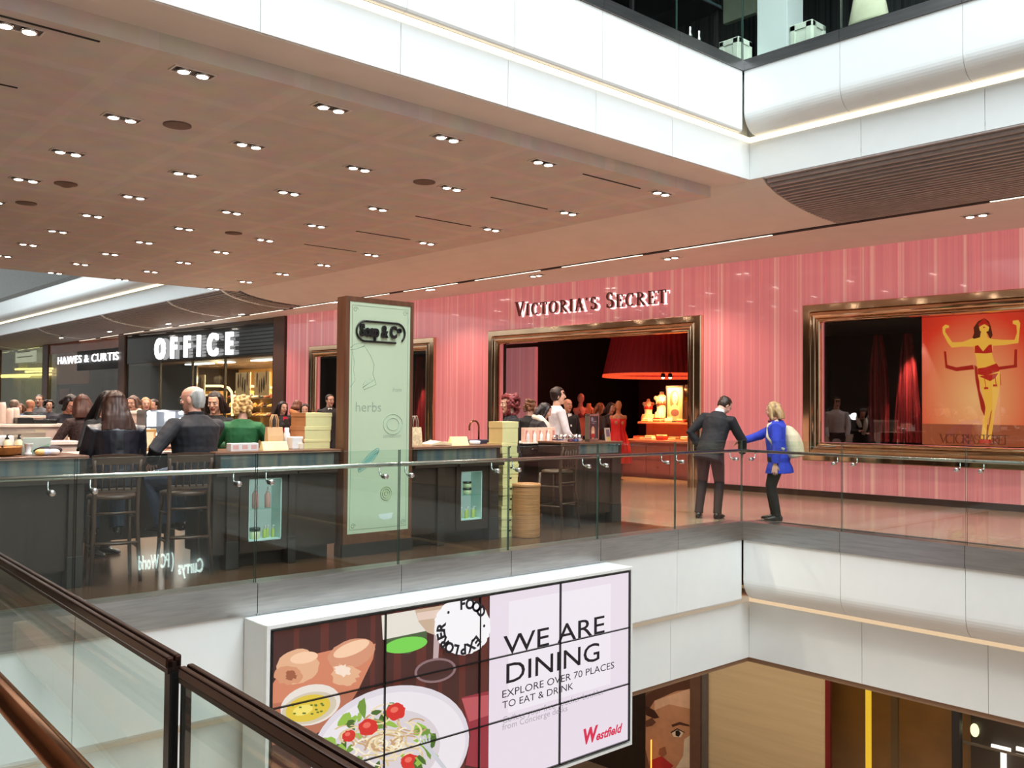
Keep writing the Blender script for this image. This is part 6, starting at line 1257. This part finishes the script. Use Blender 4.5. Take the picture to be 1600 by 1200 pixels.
# ---- customers on the bar stools
def collar_up(c): pass
leather = mat('black_leather', S(34, 34, 42), .34, vary=.25, vscale=10, coat=.1)
person('woman with long brown hair in a black leather jacket seated on a stool', (-8.60, 2.96, 0), -38, 1.70, 'f', 5, 0, 0, (0, 8, 0), rh=(.16, .34, 1.02), lh=(-.17, .32, 1.0), rpole=(.35, -.4, -1), lpole=(-.35, -.4, -1), sit=.765, feet=[(.1, .30, .33), (-.12, .27, .33)], top=leather, topkind='jacket', bottom=(40, 56, 78), hair=('long', (62, 40, 33), .31), hem=.9, wid=1.2)
def glasses(c):
    hd = c['hd']; m = MB(); gm = mat('spectacle_metal', (.2, .2, .2), .3, metal=.8)
    for s in (-1, 1): m.tube([hd(s*.033+.02*math.cos(a), .102, .004+.014*math.sin(a)) for a in [2*PI*i/14 for i in range(15)]], .0016, gm, 5); m.tube([hd(s*.054, .10, .006), hd(s*.075, .05, .008), hd(s*.078, -.01, .004)], .0016, gm, 5)
    m.tube([hd(-.013, .104, .006), hd(.013, .104, .006)], .0016, gm, 5); m.build('spectacles', c['t'])
person('balding grey haired man with glasses in a dark jacket seated on a stool', (-8.50, 3.65, 0), -58, 1.82, 'm', 3, 0, 0, (-24, 4, 0), rh=(.16, .42, 1.12), lh=(-.34, .16, 1.02), lpole=(-.8, -.7, 0), sit=.765, feet=[(.1, .34, .33), (-.12, .30, .33)], top=(24, 24, 32), topkind='jacket', bottom=(70, 84, 116), hair=('balding', (168, 168, 166)), skin=(226, 166, 144), hem=.88, wid=1.24, extra=glasses)
person('woman with long black hair in black behind the leather jacketed woman', (-9.95, 3.25, 0), 110, 1.68, 'f', 6, 0, 0, (18, 14, 0), rh=(.2, .3, 1.1), lh=(-.18, .3, 1.12), top=(20, 20, 24), topkind='top', hair=('long', (26, 20, 22), .34), skin=(214, 160, 134), hem=.84)
person('dark haired sales woman in black facing us behind the balding man', (-10.4, 4.70, 0), 158, 1.70, 'f', 2, 0, 0, (24, 12, 0), rh=(.06, .32, 1.22), lh=(-.16, .34, 1.10), top=(26, 24, 28), topkind='top', hair=('long', (38, 26, 24), .20, .5), skin=(220, 168, 142), hem=.84, collar=False)
person('woman with curly fair hair in a green jacket seen from behind', (-9.62, 4.66, 0), -12, 1.64, 'f', 4, 0, 0, (-8, 8, 0), rh=(.24, .32, 1.06), lh=(-.22, .34, 1.08), top=(22, 92, 50), topkind='jacket', hair=('curly', (206, 168, 112), 1.0, 130, -.09), hem=.8, wid=1.12)
person('woman with dark red curly hair in black beside the yellow boxes', (-9.2, 8.30, 0), -104, 1.72, 'f', 2, 0, 0, (-4, 2, 0), rh=(.24, .10, .84), lh=(-.24, .12, .84), top=(28, 26, 32), topkind='top', hair=('curly', (120, 44, 46), 1.25, 330, -.27), skin=(226, 176, 152), hem=.82)
# ---- behind the kiosk, right
person('woman with short auburn hair in black seen from behind left of the shop entrance', (-11.5, 10.78, 0), 20, 1.68, 'f', 0, 0, 0, (40, 6, 0), top=(26, 24, 28), hair=('curly', (118, 76, 52), .98, 80, -.07), fine=.008)
def wscarf(c):
    sp = c['sp']; m = MB(); m.tube([sp(1.50, -.09, .02), sp(1.49, -.02, .09), sp(1.42, .10, .09), sp(1.28, .16, .06), sp(1.12, .17, .03)], [.045, .05, .055, .05, .04], cloth((236, 226, 210)), 10, flat=1.0); m.tube([sp(1.50, -.09, -.02), sp(1.49, -.02, -.09), sp(1.42, .10, -.08), sp(1.30, .15, -.03)], [.045, .05, .05, .04], cloth((236, 226, 210)), 10); m.build('scarf', c['t'])
person('woman with a black bob and white scarf bending over the kiosk counter', (-10.2, 9.58, 0), 78, 1.66, 'f', 16, 0, 0, (8, 10, 0), rh=(.1, .48, 1.05), lh=(-.1, .46, 1.1), top=(40, 34, 36), hair=('bob', (34, 24, 28), .17), skin=(224, 164, 144), extra=wscarf, fine=.008)
person('young man in a white shirt with a dark fringe standing behind the pink cartons', (-10.45, 10.41, 0), 72, 1.88, 'm', -2, 0, 0, (16, 2, 0), rh=(.22, .22, .98), lh=(-.2, .16, .95), top=(226, 218, 222), topkind='shirt', bottom=(60, 50, 50), hair=('fringe', (48, 30, 26)), skin=(232, 180, 154), hem=.74, fine=.007, collar=True)
person('bald figure in a black jacket with white shirt near the shop entrance', (-12.5, 12.7, 0), 150, 1.74, 'm', 0, 0, 0, (0, 0, 0), top=(26, 22, 24), hair=('bald', (40, 30, 26)), skin=(206, 140, 112), extra=lapels, fine=.009)
# ---- between the shoe shop and the green sign
person('long haired woman in black with a pink top near the pink wall edge', (-16.0, 8.54, 0), 120, 1.64, 'f', 0, 0, 0, (10, 8, 0), rh=(.1, .3, 1.0), top=(24, 20, 24), topkind='coat', hair=('long', (26, 18, 18), .3), hem=.7, fine=.009, extra=lambda c: (lambda m: (m.poly([c['sp'](1.45, .10, -.06), c['sp'](1.45, .10, .06), c['sp'](1.0, .16, .07), c['sp'](1.0, .16, -.07)], cloth((200, 40, 70))), m.build('pink_top', c['t'])))(MB()))
person('woman in an ochre brown sweater raising her hand to her chin', (-16.5, 9.33, 0), 175, 1.60, 'f', 0, 0, 0, (-4, 6, 0), rh=(.04, .2, 1.36), lh=(-.06, .24, 1.15), top=(172, 104, 56), topkind='shirt', hair=('long', (44, 30, 26), .2), hem=.8, fine=.009)
person('person with auburn hair in dark clothes behind the woman in the ochre sweater', (-17.5, 9.70, 0), 10, 1.68, 'f', 0, 0, 0, (0, 0, 0), top=(50, 34, 34), hair=('bob', (110, 66, 50), .12), fine=.01)
person('smiling man in a dark blazer in front of the left shop window', (-17.5, 10.48, 0), 160, 1.82, 'm', 0, 0, 0, (-20, 4, 0), top=(34, 30, 34), hair=('short', (36, 24, 22)), shirt=(120, 90, 86), fine=.009, extra=lapels)
# ---- crowd at the far left
person('grey haired woman with a pale scarf beyond the tall pale counter', (-16.0, 5.79, 0), 190, 1.70, 'f', 0, 0, 0, (0, 10, 0), top=(84, 84, 88), hair=('bob', (96, 76, 70), .1), fine=.01, extra=wscarf)
person('fair haired person right behind the grey haired woman', (-16.8, 6.28, 0), 150, 1.68, 'f', 0, 0, 0, (0, 0, 0), top=(110, 100, 96), hair=('bob', (170, 124, 90), .1), fine=.011)
person('dark haired person in a slate jacket left of the balding man', (-17.2, 6.60, 0), 200, 1.66, 'm', 0, 0, 0, (0, 8, 0), top=(58, 64, 66), hair=('short', (50, 38, 34)), fine=.011)
person('dark haired woman in navy leaning over the pale counter at left', (-13.4, 3.90, 0), 128, 1.70, 'f', 14, 0, 0, (0, 16, 0), rh=(.2, .42, 1.1), lh=(-.15, .45, 1.1), top=(28, 30, 44), topkind='jacket', hair=('bob', (30, 22, 26), .10), skin=(216, 158, 136), fine=.008)
spk = mat('speckled_dress', S(60, 40, 40), .7, vary=.9, vscale=45)
person('long brown haired woman in a dark speckled dress at the pale counter', (-12.1, 3.76, 0), -42, 1.66, 'f', 2, 0, 0, (-4, 6, 0), rh=(.2, .3, 1.05), lh=(-.2, .25, 1.05), top=spk, topkind='dress', hair=('long', (76, 46, 38), .24), hem=.55, legs='tights', fine=.008)
person('person in a pale hooded top behind the speckled dress woman', (-17.0, 5.33, 0), 170, 1.61, 'f', 0, 0, 0, (0, 0, 0), top=(196, 176, 160), topkind='shirt', hair=('bob', (120, 110, 110), .1), fine=.011)
person('stout person in a blue padded jacket at the far left, seen from behind', (-20.0, 4.86, 0), 15, 1.64, 'm', 6, 0, 0, (0, 10, 0), top=(48, 70, 110), topkind='coat', hair=('short', (130, 112, 100)), wid=1.3, fine=.01)
person('dark clothed person at the far left edge beside the blue padded jacket', (-21.3, 4.92, 0), 40, 1.62, 'm', 0, 0, 0, (0, 0, 0), top=(30, 26, 28), hair=('short', (40, 30, 28)), fine=.011)
person('short person with tan face just right of the blue padded jacket', (-22.3, 5.63, 0), 180, 1.56, 'f', 0, 0, 0, (0, 0, 0), top=(90, 60, 50), hair=('bob', (90, 56, 40), .1), fine=.011)
person('bald headed man in black facing away in the far left crowd', (-21.0, 5.46, 0), 20, 1.65, 'm', 0, 0, 0, (0, 0, 0), top=(34, 36, 38), hair=('bald', (40, 30, 26)), skin=(196, 136, 108), fine=.011)
person('tallest man in a grey coat in the far left crowd', (-22.0, 5.92, 0), 170, 1.76, 'm', 0, 0, 0, (0, 0, 0), top=(96, 98, 104), topkind='coat', hair=('short', (60, 40, 34)), fine=.011)
person('person in a black hat in the far left crowd right of the grey coat', (-21.6, 6.0, 0), 150, 1.64, 'f', 0, 0, 0, (0, 0, 0), top=(40, 44, 56), hair=('curly', (22, 20, 22), 1.1, 60, -.05), fine=.011)
# ---- inside the shop entrance
person('woman with long auburn hair inside the shop entrance left of the red dress', (-14.95, 16.2, 0), 100, 1.70, 'f', 3, 0, 0, (0, 10, 0), rh=(.1, .35, 1.1), top=(70, 50, 50), hair=('long', (150, 76, 48), .2), fine=.01)
person('dark haired woman inside the shop entrance beside the red dress', (-14.4, 16.01, 0), 150, 1.71, 'f', 3, 0, 0, (0, 14, 0), rh=(.1, .35, 1.05), top=(60, 44, 44), topkind='top', hair=('long', (50, 32, 28), .2), fine=.01)
# ---- mannequins
def mannequin(label, loc, face, H, m, dress=None, head_=True, z0=1.0, arms=False, bra=None, base=True, skirt=None):
    k = H/1.75; t = thing('mannequin', label, 'mannequin', loc, math.radians(48-face)); b = MB()
    tor = [(.80, .15, .11), (.86, .165, .115), (.93, .168, .115), (1.02, .14, .10), (1.10, .122, .092), (1.20, .14, .105), (1.30, .155, .112), (1.38, .16, .10), (1.43, .12, .078), (1.47, .06, .056), (1.55, .05, .05)]
    b.loft([((0, 0, (z-z0)*k), (a*k, 0, 0), (0, c*k, 0)) for z, a, c in tor if z >= .8], None, 20)
    for s in (-1, 1): b.ell((s*.066*k, .085*k, (1.27-z0)*k), (.06*k, .055*k, .06*k), None, 8); b.ell((s*.155*k, 0, (1.385-z0)*k), (.05*k, .05*k, .06*k), None, 8)
    if arms:
        for s in (-1, 1): b.tube([(s*.16*k, 0, (1.40-z0)*k), (s*.24*k, -.02, (1.14-z0)*k), (s*.22*k, .10, (.92-z0)*k)], [.05*k, .04*k, .028*k], None, 10)
    if head_: b.ell((0, .015, (1.66-z0)*k), (.075*k, .095*k, .115*k), None, 10)
    o = bpy.data.objects.new('torso', remeshed(b, 'torso', .012, 3, [m])); COL.objects.link(o); o.parent = t
    if bra:
        b = MB()
        for s in (-1, 1): b.ell((s*.066*k, .097*k, (1.265-z0)*k), (.064*k, .056*k, .058*k), bra, 10); b.tube([(s*.07*k, .12*k, (1.31-z0)*k), (s*.09*k, .09*k, (1.40-z0)*k), (s*.08*k, -.07*k, (1.40-z0)*k)], .006, bra, 6)
        b.tube([(.152*k*math.cos(a), .115*k*math.sin(a), (1.235-z0)*k) for a in [2*PI*i/20 for i in range(21)]], .014, bra, 6); b.build('bra', t)
    if dress:
        b = MB(); b.rings([[Vector((r*(1+.06*math.sin(9*a))*math.cos(a), r*.8*(1+.06*math.sin(9*a))*math.sin(a), (z-z0)*k)) for a in [2*PI*i/48 for i in range(48)]] for z, r in ((.35, .30), (.7, .26), (.95, .20), (1.1, .148), (1.25, .168), (1.36, .172))], dress, True, True); b.build('dress', t)
    if skirt:
        b = MB(); b.rings([[Vector((r*math.cos(a), r*.72*math.sin(a), (z-z0)*k)) for a in [2*PI*i/30 for i in range(30)]] for z, r in ((.79, .185), (.9, .178), (1.04, .15))], skirt, True, True); b.build('skirt', t)
    if base: b = MB(); b.lathe([(.14, -loc[2]+base), (.14, -loc[2]+base+.015), (.014, -loc[2]+base+.02), (.014, (.80-z0)*k)], chrome, n=16); b.build('stand', t)
    return t
redc = mat('bright_red_satin', S(226, 30, 26), .4)
def mann_at(px, py, off, Hf): p = WM @ at_w(px, py, off); return p
p = WM @ at_w(966, 660, .45); mannequin('headless looking mannequin in a bright red dress at the shop entrance', (p.x, p.y, .95), 175, 1.70, mat('mannequin_tan', S(196, 120, 80), .4), dress=redc, z0=.95, base=.001)
for px, nm, c in ((907, 'left', (214, 140, 130)), (920, 'right', (226, 160, 120))):
    p = WM @ at_w(px, 640, 2.2 if nm == 'left' else 2.7); mannequin('flesh toned mannequin torso in the dark shop, %s of the pair' % nm, (p.x, p.y, 1.1), 190 if nm == 'right' else 150, 1.95, mat('mannequin_pink_%s' % nm, S(*c), .4), z0=1.0, base=.001, head_=nm == 'left', bra=mat('dark_red_lace', S(120, 24, 30), .5))
stepz = 1.27
for px, H_, nm, br, sk in ((1013, 1.25, 'leftmost cream bust wearing red on the lit step', redc, mat('peach_skirt', S(226, 150, 110), .5)), (1034, 1.65, 'tall bust in a striped corset at the centre of the lit step', mat('brown_lace', S(150, 80, 56), .5), ramp_mat('striped_corset', 0, [(.4, S(90, 30, 24)), (.5, S(240, 200, 160)), (.6, S(90, 30, 24))], 60, rough=.5, coat=0)), (1074, 2.0, 'highest golden bust right of the framed portrait', mat('gold_bra', S(250, 200, 90), .4), mat('gold_skirt', S(230, 170, 80), .5))):
    p = WM @ at_w(px, 645, 2.25); kk = H_/1.75; mannequin(nm, (p.x, p.y, stepz+.21*kk), 180, H_, cream, bra=br, skirt=sk, head_=False, z0=1.0, base=stepz)
